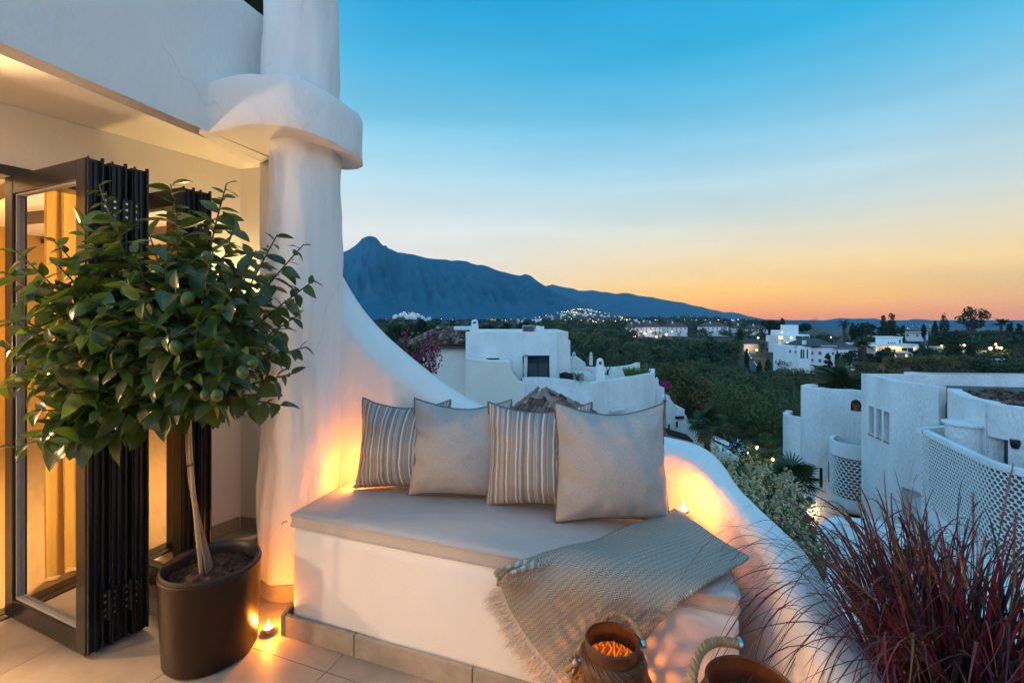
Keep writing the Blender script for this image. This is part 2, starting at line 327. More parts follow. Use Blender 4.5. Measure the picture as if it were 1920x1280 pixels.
# ------------------------------------------------------------------ wall with real openings
def catmull(pts, k):
    out = []; n = len(pts)
    for i in range(n-1):
        p0, p1, p2, p3 = (np.array(pts[max(i-1, 0)]), np.array(pts[i]), np.array(pts[i+1]), np.array(pts[min(i+2, n-1)]))
        for j in range(k):
            t = j/k
            out.append(tuple(.5*((2*p1)+(-p0+p2)*t+(2*p0-5*p1+4*p2-p3)*t*t+(-p0+3*p1-3*p2+p3)*t**3)))
    out.append(tuple(pts[-1])); return out
def wall_strip(mb, path, z0, z1, thick, holes=(), side=1, wob=0.0):
    """Upright wall along path; side=1: thickness goes to the left of the path. holes: (s0,s1,za,zb). z1: number or f(s)."""
    path = [Vector((p[0], p[1])) for p in path]
    cum = [0.0]
    for a, b in zip(path, path[1:]): cum.append(cum[-1]+(b-a).length)
    def at(s):
        s = min(max(s, 0), cum[-1]); i = 0
        while i < len(cum)-2 and cum[i+1] < s: i += 1
        t = (s-cum[i])/max(cum[i+1]-cum[i], 1e-9); p = path[i].lerp(path[i+1], t)
        a = path[max(i-(1 if t < 1e-6 else 0), 0)]; b = path[min(i+1+(1 if t > 1-1e-6 else 0), len(path)-1)]
        d = (b-a).normalized(); return p, Vector((-d.y, d.x))*side
    S = sorted(set([round(x, 5) for x in cum]+[round(h[0], 5) for h in holes]+[round(h[1], 5) for h in holes]))
    zf = z1 if callable(z1) else (lambda s: z1)
    zs = sorted(set([round(z0, 5)]+[round(h[2], 5) for h in holes]+[round(h[3], 5) for h in holes])); nz_ = len(zs)+1
    fr, bk = [], []
    for s in S:
        p, nn = at(s); q = p+nn*thick; top = zf(s)+(fbm(Vector((p.x*1.3, p.y*1.3, 5)))*wob if wob else 0)
        zz = zs+[top]
        fr.append([Vector((p.x, p.y, z)) for z in zz]); bk.append([Vector((q.x, q.y, z)) for z in zz])
    o = len(mb.v); ns = len(S)
    for col in fr+bk: mb.v += [tuple(v) for v in col]
    fi = lambda i, j: o+i*nz_+j
    bi = lambda i, j: o+(ns+i)*nz_+j
    def hole(i, j):
        if j+1 >= nz_-0 or i < 0 or j < 0 or i >= ns-1: return False
        sm = (S[i]+S[i+1])/2
        if j >= len(zs)-1: return False
        zm = (zs[j]+zs[j+1])/2
        return any(h[0] < sm < h[1] and h[2] < zm < h[3] for h in holes)
    for i in range(ns-1):
        for j in range(nz_-1):
            if hole(i, j):
                if not hole(i-1, j): mb.f.append((fi(i,j), fi(i,j+1), bi(i,j+1), bi(i,j)))
                if not hole(i+1, j): mb.f.append((fi(i+1,j), bi(i+1,j), bi(i+1,j+1), fi(i+1,j+1)))
                if not hole(i, j-1): mb.f.append((fi(i,j), bi(i,j), bi(i+1,j), fi(i+1,j)))
                if not hole(i, j+1): mb.f.append((fi(i,j+1), fi(i+1,j+1), bi(i+1,j+1), bi(i,j+1)))
            else:
                mb.f.append((fi(i,j), fi(i+1,j), fi(i+1,j+1), fi(i,j+1)))
                mb.f.append((bi(i,j), bi(i,j+1), bi(i+1,j+1), bi(i+1,j)))
        t = nz_-1
        mb.f.append((fi(i,t), fi(i+1,t), bi(i+1,t), bi(i,t)))
    for i in (0, ns-1):
        for j in range(nz_-1): mb.f.append((fi(i,j), fi(i,j+1), bi(i,j+1), bi(i,j)))
    return at

# ------------------------------------------------------------------ terrace floor
floor = kind(MB().prism([(-2.9,-2.5), (1.0,-2.5), (1.0,2.9), (-1.6,3.3), (-2.9,3.3)], -.35, -.008).build('terrace_floor', M['grout']), 'structure')
e1 = Vector((.94, -.3417)); e2 = Vector((.3417, .94)); T0 = Vector((-.741, 1.812)); TS = .6
tile_me = MB().box((0,0,-.0055), (TS-.003, TS-.003, .011)).mesh('floor_tile', M['tile'])
Oh = Vector((-2.38, 2.114)); hu = Vector((.505, .863)); hn = Vector((.863, -.505))
def hp(a, b, z=None):
    p = Oh+hu*a+hn*b
    return (p.x, p.y) if z is None else Vector((p.x, p.y, z))
HR = Matrix(((hu.x, hn.x, 0), (hu.y, hn.y, 0), (0, 0, 1)))
for i in range(-6, 5):
    for j in range(-6, 3):
        c = T0+e1*(i+.5)*TS+e2*(j+.5)*TS
        b = (c-Oh).dot(hn)
        if b < -.25 or c.x > 1.0 or c.y < -1.2: continue
        o = link('floor_tile', tile_me, floor); o.location = (c.x, c.y, random.uniform(-.0006, .0004)); o.rotation_euler.z = atan2(e1.y, e1.x)+random.uniform(-.001, .001)

# ------------------------------------------------------------------ house
house = thing('house', 'white plastered house with open folding doors and a round terrace column at the left', 'house', (-2.4, 2.1, 0))
def hbox(mb, a0, a1, b0, b1, z0, z1): return mb.box(hp((a0+a1)/2, (b0+b1)/2, (z0+z1)/2), (a1-a0, b1-b0, z1-z0), rot=HR)
m = MB(); hbox(m, -7, 1.096, -.26, 0, 2.125, 2.41); m.build('lintel_wall', M['plaster_flat'], house)
m = MB(); hbox(m, .74, 1.096, -.26, 0, 0, 2.125); m.build('wall_pier', M['plaster_flat'], house)
m = MB(); hbox(m, -7, -5.2, -.26, 0, 0, 2.125); m.build('wall_pier', M['plaster_flat'], house)
K1 = Vector(hp(1.096, 0)); rd = Vector((.968, -.25))
m = MB(); wall_strip(m, [K1, K1+rd*.46], 0, 2.41, .25, side=1); m.build('return_wall', M['plaster_flat'], house)
m = MB().box((-1.335, 2.775, 1.175), (.33, .16, 2.35)); m.build('pilaster', M['plaster_flat'], house, bevel=.01)
# skirting
def skirt(p0, p1, h, t, n, nm='skirting_tile', par=house, side=-1):
    p0, p1 = Vector(p0), Vector(p1)
    for k in range(n):
        a = p0.lerp(p1, k/n+.002/(p1-p0).length); b = p0.lerp(p1, (k+1)/n-.002/(p1-p0).length); mm = MB()
        wall_strip(mm, [a, b], 0.0015, h, t, side=side); mm.build(nm, M['skirt'], par)
skirt(hp(.745, .0), hp(1.085, .0), .085, .012, 1)
skirt(K1+rd*.014, K1+rd*.55, .085, .012, 1)
# ceiling, upper terrace
par_d = Vector((.286, .958)); par0 = Vector((-1.698, 1.509))
def pl(t): return par0+par_d*t
inn = Vector((-par_d.y, par_d.x))
poly = [hp(-7, -4.3), tuple(pl(-5.2)+inn*.09), tuple(pl(.9)+inn*.09), (-1.3, 2.6), (-1.25, 2.95), hp(1.3, 0), hp(1.3, -4.3)]
MB().prism(poly, 2.412, 2.56).build('ceiling', M['plaster_flat'], house)
m = MB(); pts = [tuple(pl(-5.2+.25*k)) for k in range(28)]
wall_strip(m, pts, 2.32, 3.10, .09, side=1, wob=.02); m.build('balcony_parapet', M['plaster'], house, smooth=40)
# column
CC = Vector((-1.14, 2.46, 0))
def wob(amp, fr, sx=0.0):
    def fn(v, a):
        w = CC+v; k = 1+amp*fbm(Vector((cos(a)*1.3, sin(a)*1.3, w.z*fr)))/max(v.xy.length, .05)*1.0+amp*.6*fbm(Vector((cos(a)*4, sin(a)*4, w.z*fr*1.6+9)))/max(v.xy.length, .05)
        return Vector((v.x*k+sx*v.z, v.y*k, v.z))
    return fn
prof = [(.2-.027*(k/60)**1.5, .085+k*(2.26/60)) for k in range(61)]
MB().lathe(prof, CC, 64, True, wob(.016, 1.6, .013)).build('column', M['plaster'], house, smooth=60)
MB().lathe([(.206, .002), (.206, .083), (.2, .0845)], CC, 48).build('column_skirting', M['skirt'], house, smooth=30)
prof = [(.186, 2.55+k*(2.2/44)) for k in range(45)]
MB().lathe(prof, CC+Vector((.0, 0, 0)), 64, True, wob(.018, 1.4)).build('upper_column', M['plaster'], house, smooth=60)
# capital: drum that runs into the parapet
R = .315; out_ = [(-1.55, 2.245), (-1.492, 2.222), (-1.40, 2.185), (-1.31, 2.153), (-1.235, 2.135)]
arc = [(CC.x+R*cos(radians(t)), CC.y+R*sin(radians(t))) for t in range(-98, 150, 6)]
out_ = out_+arc+[(-1.6, 2.75)]
def dz_(x): return -.055*max(0, min(1, (x+1.14)/.30))**1.6
m = MB(); rows = []
for kk, (ins, z) in enumerate([(.05, 2.322), (.006, 2.320), (0, 2.326), (0, 2.40), (0, 2.48), (.0, 2.552), (.008, 2.564), (.05, 2.580), (.11, 2.60)]):
    row = []
    for (x, y) in out_:
        v = Vector((x, y))-CC.xy; q = CC.xy+v*(1-ins/max(v.length, .01))
        w = .010*fbm(Vector((q.x*5, q.y*5, z*5)))+.006*fbm(Vector((q.x*14, q.y*14, z*9)))
        q = q+v.normalized()*w
        row.append((q.x, q.y, z+(dz_(q.x) if z < 2.5 else dz_(q.x)*.9)+w*.7))
    rows.append(row)
m.grid(rows, close_u=True); nv = len(out_); m.f.append(tuple(range(nv))[::-1]); m.f.append(tuple(range(8*nv, 9*nv)))
m.build('column_capital', M['plaster'], house, smooth=50)

# room behind the doors
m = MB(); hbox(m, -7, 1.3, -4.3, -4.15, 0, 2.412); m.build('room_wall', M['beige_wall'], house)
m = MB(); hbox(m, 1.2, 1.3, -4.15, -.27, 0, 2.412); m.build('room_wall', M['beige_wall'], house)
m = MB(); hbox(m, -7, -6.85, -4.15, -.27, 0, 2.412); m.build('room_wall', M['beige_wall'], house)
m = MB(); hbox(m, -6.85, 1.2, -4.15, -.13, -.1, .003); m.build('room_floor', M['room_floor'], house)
for k in range(9):                                      # ceiling boards above the doors
    m = MB(); hbox(m, -6+k*.9, -6+k*.9+.12, -4.15, -.27, 2.33, 2.411); m.build('ceiling_beam', M['alu_face'], house)
m = MB(); m.box((-1.55, -1.78, 1.55), (6.2, .25, 3.1)); m.build('added_end_wall', M['plaster'], house)  # unseen wall added behind the viewer: blocks rear sky, bounces lamp light
# door frame
m = MB(); hbox(m, -5.2, .74, -.11, .012, 2.078, 2.1245); m.build('door_head', M['alu'], house, bevel=.003)
m = MB(); hbox(m, -5.2, .74, -.125, -.055, -.01, .006); hbox(m, -5.2, .74, -.045, .0, -.01, .006); m.build('floor_track', M['alu'], house)
m = MB(); hbox(m, .705, .74, -.11, .006, .007, 2.077); m.build('door_jamb', M['alu'], house)

# ------------------------------------------------------------------ folding door stacks
def door_stack(org, b0, b1, n, label, pitch=.077):
    du, dn_ = Vector((.391, .920)), Vector((.920, -.391)); org = Vector(org); a0 = 0
    DR = Matrix(((du.x, dn_.x, 0), (du.y, dn_.y, 0), (0, 0, 1)))
    def hp(a, b, z): p = org+du*a+dn_*b; return Vector((p.x, p.y, z))
    def hbox(mb, a0, a1, b0, b1, z0, z1): return mb.box(hp((a0+a1)/2, (b0+b1)/2, (z0+z1)/2), (a1-a0, b1-b0, z1-z0), rot=DR)
    t = thing('folding_door', label, 'door', hp(a0, (b0+b1)/2, 0), 'folding door stacks')
    z0, z1, sw, th = .014, 2.072, .072, .062
    for k in range(n):
        a = a0+k*pitch; jit = .012*((k*7) % 3-1); bb0, bb1 = b0+jit, b1+jit
        m = MB()
        hbox(m, a, a+th, bb0, bb0+sw, z0, z1); hbox(m, a, a+th, bb1-sw, bb1, z0, z1)
        hbox(m, a+.001, a+th-.001, bb0+sw, bb1-sw, z0, z0+.085); hbox(m, a+.001, a+th-.001, bb0+sw, bb1-sw, z1-.085, z1)
        # profile ribs on the free edge
        hbox(m, a+.004, a+.010, bb1, bb1+.014, z0+.004, z1+.006); hbox(m, a+.026, a+.040, bb1, bb1+.008, z0+.002, z1-.012); hbox(m, a+.050, a+.059, bb1, bb1+.017, z0+.006, z1+.010)
        pn = m.build('door_panel', M['alu'], t, bevel=.003)
        g = MB(); hbox(g, a+.026, a+.032, bb0+sw, bb1-sw, z0+.085, z1-.085); g.build('glass', M['glass'], pn)
        g = MB()
        for (p, q, r, s_) in ((bb0+sw, bb0+sw+.010, z0+.085, z1-.085), (bb1-sw-.006, bb1-sw, z0+.085, z1-.085), (bb0+sw, bb1-sw, z0+.085, z0+.097), (bb0+sw, bb1-sw, z1-.091, z1-.085)):
            hbox(g, a+.012, a+.0255, p, q, r, s_)
        g.build('glazing_bead', M['grey_metal'], pn)
        if k in (0, n-1): continue
    for k in range(n-1):                                # hinges across neighbouring panels
        for zc in (.20, 1.05, 1.86):
            a = a0+k*pitch+th+.0075; h = MB()
            hbox(h, a-.030, a-.004, b1+.012, b1+.020, zc-.062, zc+.062); hbox(h, a+.004, a+.030, b1+.012, b1+.020, zc-.062, zc+.062)
            h.lathe([(.007, zc-.065), (.007, zc+.065)], hp(a, b1+.022, 0), 8)
            ho = h.build('hinge', M['alu'], t)
            for da in (-.017, .017):
                for dz in (-.042, -.014, .018, .044):
                    q = MB(); hbox(q, a+da-.0042, a+da+.0042, b1+.0201, b1+.0225, zc+dz-.0042, zc+dz+.0042); q.build('screw', M['steel'], ho)
    return t
door_stack((-2.36, 2.13), -.02, .665, 3, 'nearer stack of dark folding glass doors standing left of the brown pot')
door_stack((-2.147, 2.50), -.02, .53, 2, 'smaller further stack of dark folding glass doors beside the wall, behind the pot')
# curtains
def curtain(a0, a1, b, label, amp=.035, waves=5, z0=.02):
    m = MB(); rows = []
    for i in range(9):
        z = z0+(2.38-z0)*i/8; row = []
        for j in range(waves*8+1):
            t = j/(waves*8); ph = 2*pi*waves*t
            row.append(hp(a0+(a1-a0)*t+.01*sin(ph*2), b+amp*(1-.3*i/8)*sin(ph)+.02*fbm(Vector((t*3, i*.2, a0))), z))
        rows.append(row)
    m.grid(rows); o = m.build('curtain', M['linen'], None, smooth=80); tag(o, label, 'curtain', 'linen curtains inside the doors'); return o
curtain(-.50, -.17, -.20, 'cream linen curtain at the left edge beside the opening', waves=4)
curtain(.24, .40, -.42, 'narrow gathered linen curtain behind the glass of the nearer doors', waves=3)
curtain(.62, 1.05, -.62, 'wider linen curtain deeper in the room behind the door glass', waves=4, z0=.18)

# ------------------------------------------------------------------ lamps and candles
def plight(name, loc, e, r, col, par):
    d = bpy.data.lights.new(name, 'POINT'); d.energy = e; d.shadow_soft_size = r; d.color = col
    o = bpy.data.objects.new(name, d); C.objects.link(o); o.location = loc; attach(o, par); return o
WARM = (1, .27, .022); ROOM = (1, .68, .42)
def room_lamp(a, b, z, e, label):
    p = hp(a, b, 0); t = thing('floor_lamp', label, 'lamp', p)
    MB().lathe([(.13, .004), (.13, .02), (.012, .025), (.012, z-.16), (.03, z-.15)], p, 20).build('stand', M['iron'], t, smooth=40)
    q = p.copy(); q.z = z
    plight('lamp_light', q, e, .085, ROOM, t)
    MB().lathe([(.10, z-.13), (.13, z+.13), (.127, z+.13), (.097, z-.13)], p, 24, False).build('lamp_shade', M['shade'], t, smooth=60)
M['shade'] = mat('thin_linen_shade', (.75,.62,.45), .9, trans=.85)
def room_lamp_open(a, b, z, e, label, r=.085):
    p = hp(a, b, 0); t = thing('floor_lamp', label, 'lamp', p)
    MB().lathe([(.13, .004), (.13, .02), (.012, .025), (.012, z-.12)], p, 20).build('stand', M['iron'], t, smooth=40)
    q = p.copy(); q.z = z
    plight('lamp_light', q, e, r, (1, .59, .28) if b > -.8 else ROOM, t)
    MB().lathe([(r*.9*sin(pi*k/12)+.001, z-r*.9*cos(pi*k/12)) for k in range(13)], p, 20).build('bulb', M['bulb'], t, smooth=60)
    t.children[-1].visible_shadow = True
M['bulb'] = glass_mat('clear_bulb', (1, 1, 1), .05)
room_lamp_open(-.85, -.70, 1.45, LAMP1, 'low floor lamp inside the room left of the frame')
room_lamp_open(-3.2, -.9, 1.15, LAMP2, 'tall floor lamp deeper in the room behind the viewer', .12)
pend = thing('pendant_lamp', 'lit pendant lamp with small bulbs inside the room, seen through the door glass', 'lamp', hp(.75, -1.9, 0))
m = MB(); m.tube([hp(.75, -1.9, 2.41), hp(.75, -1.9, 1.62)], .006); m.tube([hp(.45, -1.9, 1.62), hp(1.1, -1.9, 1.62)], .008); m.build('rod', M['iron'], pend)
for da in (.47, .62, .85, 1.08):
    q = hp(da, -1.9, 1.575)
    MB().lathe([(.002, -.045), (.022, -.03), (.027, 0), (.018, .03), (.008, .04)], q, 10).build('bulb', emit('pendant_bulb', (1,.62,.24), 25, False), pend, smooth=60)
plight('pendant_light', hp(.75, -1.9, 1.30), LAMP3, .08, (1,.62,.20), pend)

wl_ = thing('wall_lamp', 'small lit wall lamp beside the column, half hidden behind the lemon tree', 'lamp', P(459, 600, 2.95))
q = P(459, 600, 2.93); m = MB(); m.lathe([(.001, -.06), (.05, -.05), (.075, 0), (.08, .03), (.074, .03), (.045, -.04)], q, 20, False); m.build('shade', M['plaster_flat'], wl_, smooth=60)
MB().lathe([(.001, -.03), (.025, -.02), (.03, .01), (.001, .035)], q, 12).build('bulb', emit('sconce_bulb', (1,.66,.28), 14, False), wl_, smooth=60)
MB().tube([q+Vector((0, 0, -.03)), q+Vector((-.06, .09, -.03))], .02, 8).build('bracket', M['plaster_flat'], wl_)
plight('lamp_light', q+Vector((0, 0, .06)), SCONCE, .035, (1, .62, .22), wl_)
def tea_light(label, loc, e, s=1.0, group='tea lights on the terrace', glow=True):
    t = thing('tea_light', label, 'candle', loc, group); c = Vector(loc)
    MB().lathe([(.019*s, 0), (.0195*s, .015*s), (.019*s, .0152*s), (.018*s, .004*s)], c, 20).build('cup', M['steel'], t, smooth=40)
    MB().lathe([(.0178*s, .002*s), (.0178*s, .012*s), (.010*s, .0115*s)], c, 20).build('wax', M['candle_glow'], t, smooth=40)
    MB().lathe([(.0005*s, .010*s), (.0045*s, .017*s), (.0055*s, .022*s), (.003*s, .033*s), (.0006*s, .043*s)], c, 10).build('flame', M['flame'], t, smooth=80)
    plight('candle_light', c+Vector((0, 0, .034*s)), e, .012, WARM, t); return t
# ------------------------------------------------------------------ bench
bench = thing('bench', 'white plastered masonry bench built along the curved terrace wall', 'bench', (-.1, 2.0, 0))
BF = [(-.985, 2.033), (.712, 1.417)]
body = [(-.985, 2.033), (.712, 1.417), (.80, 1.62), (.82, 1.95), (.76, 2.14), (.55, 2.30), (.25, 2.41), (-.35, 2.47), (-.93, 2.45), (-.985, 2.30)]
m = MB(); rows = []
def inset(poly, d):
    n = len(poly); o = []
    for i in range(n):
        a, b, c = Vector(poly[i-1]), Vector(poly[i]), Vector(poly[(i+1) % n])
        d1 = (b-a).normalized(); d2 = (c-b).normalized(); n1 = Vector((-d1.y, d1.x)); n2 = Vector((-d2.y, d2.x)); k = n1+n2
        k = k/max(k.dot(n1), .3); o.append(tuple(b+k*d))
    return o
def dens(poly, step):
    o = []; n = len(poly)
    for i in range(n):
        a, b = Vector(poly[i]), Vector(poly[(i+1) % n]); k = max(1, int((b-a).length/step))
        o += [tuple(a.lerp(b, j/k)) for j in range(k)]
    return o
bd = dens(body, .035)
def roundpoly(poly, r):
    n = len(poly); o = []
    for i in range(n):
        a, b, c = Vector(poly[i-1]), Vector(poly[i]), Vector(poly[(i+1) % n])
        p = b+(a-b).normalized()*r; q = b+(c-b).normalized()*r
        for k in range(5):
            t = k/4; o.append(tuple(p*(1-t)**2+b*2*t*(1-t)+q*t*t))
    return o
bd = dens(roundpoly(body, .03), .03)
for ins, z in [(.0, .02), (.0, .10), (.0, .18), (.001, .26), (.002, .34), (.003, .42), (.005, .455), (.016, .468), (.05, .470)]:
    row = []
    for (x, y) in inset(bd, ins):
        w = .006*fbm(Vector((x*3, y*3, z*3)))
        row.append((x-w*.4, y-w, z))
    rows.append(row)
m.grid(rows, close_u=True); nb = len(bd); m.f.append(tuple(range(8*nb, 9*nb)))
m.build('bench_body', M['plaster_bench'], bench, smooth=60)
a_, b_ = Vector(BF[0]), Vector(BF[1]); dd = (b_-a_).normalized(); nn_ = Vector((dd.y, -dd.x))
s0 = a_+nn_*.004-dd*.018; L_ = (b_-a_).length+.01; cuts = [0, .375, .915, 1.455, L_]
for k in range(4):
    mm = MB(); wall_strip(mm, [s0+dd*(cuts[k]+.002), s0+dd*(cuts[k+1]-.002)], .0015, .092, .018, side=-1); mm.build('skirting_tile', M['skirt'], bench, bevel=.002)
mm = MB(); wall_strip(mm, [s0+nn_*.018, s0+nn_*.0+Vector((.0, .27))], .0015, .092, .018, side=1); mm.build('skirting_tile', M['skirt'], bench, bevel=.002)

# ------------------------------------------------------------------ curved terrace wall
ST = [((-1.12,2.50),(-1.14,2.70),1.78,1.93), ((-.95,2.50),(-.93,2.70),1.46,1.555), ((-.80,2.50),(-.78,2.70),1.265,1.36), ((-.60,2.51),(-.58,2.71),1.09,1.175), ((-.35,2.52),(-.33,2.72),.92,.985),
      ((-.10,2.51),(-.07,2.71),.82,.86), ((.25,2.46),(.32,2.66),.77,.79), ((.60,2.34),(.75,2.50),.765,.78), ((.82,2.15),(.98,2.27),.755,.765), ((.875,1.95),(1.03,2.02),.70,.655),
      ((.885,1.75),(1.05,1.80),.65,.615), ((.875,1.58),(1.04,1.60),.63,.605), ((.83,1.42),(1.01,1.45),.60,.575), ((.81,1.25),(1.0,1.25),.53,.50), ((.81,1.0),(1.0,1.0),.43,.41), ((.82,.6),(1.0,.6),.40,.38), ((.85,-1.2),(1.02,-1.2),.40,.38)]
flat = [(*i, *o, zi, zo) for i, o, zi, zo in ST]
rows = []
for (xi, yi, xo, yo, zi, zo) in catmull(flat, 10):
    a = Vector((xi, yi)); e = Vector((xo, yo))-a; T_ = e.length; e.normalize(); row = []
    sec = [(0, z) for z in np.linspace(0, zi-.085, 14)]+[(.003, zi-.05), (.012, zi-.022), (.032, zi-.004), (T_*.33, zi*.67+zo*.33+.005), (T_*.6, zi*.4+zo*.6+.006), (T_-.034, zo), (T_-.012, zo-.018), (T_, zo-.055), (T_+.004, zo-.2), (T_, -1), (T_, -5)]
    for d, z in sec:
        p = a+e*d
        w = .013*fbm(Vector((p.x*2.2, p.y*2.2, z*2.6)))+.006*fbm(Vector((p.x*7, p.y*7, z*7+3)))+.003*fbm(Vector((p.x*19, p.y*19, z*19)))
        row.append((p.x-e.x*w, p.y-e.y*w, z+w*.5))
    rows.append(row)
m = MB().grid(rows); tw = m.build('terrace_wall', M['plaster'], None, smooth=75)
tag(tw, 'low white plaster wall sweeping down from the column and around the bench', 'wall')
# planter outside the wall, for the grass
pw = thing('planter', 'white plastered planter at the right edge holding dark red grass', 'planter', (1.3, 1.0, 0))
m = MB(); wall_strip(m, [(1.005, .5), (1.6, .5), (1.6, 1.52), (1.005, 1.52)], -5, .40, .07, side=1); m.build('planter_wall', M['plaster'], pw)
MB().prism([(1.005, .575), (1.525, .575), (1.525, 1.445), (1.005, 1.445)], .25, .365).build('soil', M['soil'], pw)

# ------------------------------------------------------------------ seat cushion
cpoly = [(-1.0, 2.043), (.715, 1.425), (.795, 1.70), (.80, 2.0), (.70, 2.165), (.5, 2.28), (.2, 2.38), (-.4, 2.44), (-.885, 2.415)]
cp = dens(roundpoly(cpoly, .025), .02)
rows = []
for ins, z in [(.03, .4715), (.004, .4735), (-.002, .478), (.001, .500), (-.002, .522), (.006, .530), (.016, .534), (.03, .537)]:
    rows.append([(x, y, z+(.0025*fbm(Vector((x*5, y*5, 1))) if z > .5 else 0)) for x, y in inset(cp, ins)])
ctr = Vector((-.08, 2.0)); last = rows[-1]
for k in range(1, 13):
    f = 1-k/12*.999; rows.append([(ctr.x+(x-ctr.x)*f, ctr.y+(y-ctr.y)*f, .537+.006*(1-f)**.6+.004*fbm(Vector((x*f*4, y*f*4, 1)))*(1-f)**.3) for x, y, z in last])
m = MB().grid(rows, close_u=True); nc = len(cp); m.f.append(tuple(range(nc))[::-1])
cush = m.build('seat_cushion', M['fabric_seat'], None, smooth=50); tag(cush, 'long taupe canvas seat cushion lying on the white bench', 'cushion')
for z, nm in ((.5235, 'piping'), (.4785, 'piping')):
    ring = [(x, y, z) for x, y in inset(cp, -.003)]
    MB().tube(ring+[ring[0]], .0032, 5, False).build(nm, M['fabric_seat'], cush, smooth=80)
MB().tube([(-1.004, 2.035, .502), (-1.02, 2.027, .500), (-1.024, 2.025, .492)], .0022, 5).build('zip_pull', M['iron'], cush)

# ------------------------------------------------------------------ pillows
def striped():
    m_, t, b = principled('striped_linen', (.3,.26,.22), .95, spec=.1)
    tcn = t.nodes.new('ShaderNodeTexCoord'); sx = t.nodes.new('ShaderNodeSeparateXYZ'); t.links.new(tcn.outputs['UV'], sx.inputs[0])
    ml = t.nodes.new('ShaderNodeMath'); ml.operation = 'MULTIPLY'; ml.inputs[1].default_value = 3.35; fr = t.nodes.new('ShaderNodeMath'); fr.operation = 'FRACT'
    t.links.new(sx.outputs[0], ml.inputs[0]); t.links.new(ml.outputs[0], fr.inputs[0])
    r = t.nodes.new('ShaderNodeValToRGB'); r.color_ramp.interpolation = 'CONSTANT'
    tp, gr, wh, dk = (.34,.295,.26), (.26,.235,.215), (.70,.67,.65), (.235,.21,.19)
    st = [(0, tp), (.10, wh), (.135, gr), (.21, wh), (.225, tp), (.245, wh), (.26, gr), (.30, dk), (.36, tp), (.43, wh), (.47, tp), (.55, gr), (.60, wh), (.612, gr), (.635, wh), (.647, gr), (.67, wh), (.682, tp), (.74, dk), (.80, wh), (.84, tp), (.91, gr), (.95, wh), (.96, tp)]
    ramp_set(r, st); t.links.new(fr.outputs[0], r.inputs[0])
    n = t.nodes.new('ShaderNodeTexNoise'); n.inputs['Scale'].default_value = 220; t.links.new(tcn.outputs['Object'], n.inputs['Vector'])
    mp_ = t.nodes.new('ShaderNodeMapRange'); mp_.inputs['To Min'].default_value = .72; mp_.inputs['To Max'].default_value = 1.15; t.links.new(n.outputs[0], mp_.inputs[0])
    mx = t.nodes.new('ShaderNodeVectorMath'); mx.operation = 'SCALE'; t.links.new(r.outputs[0], mx.inputs[0]); t.links.new(mp_.outputs[0], mx.inputs['Scale'])
    t.links.new(mx.outputs[0], b.inputs['Base Color'])
    bp = t.nodes.new('ShaderNodeBump'); bp.inputs['Strength'].default_value = .3; bp.inputs['Distance'].default_value = .0015; t.links.new(n.outputs[0], bp.inputs['Height']); t.links.new(bp.outputs[0], b.inputs['Normal'])
    return m_
M['striped'] = striped()
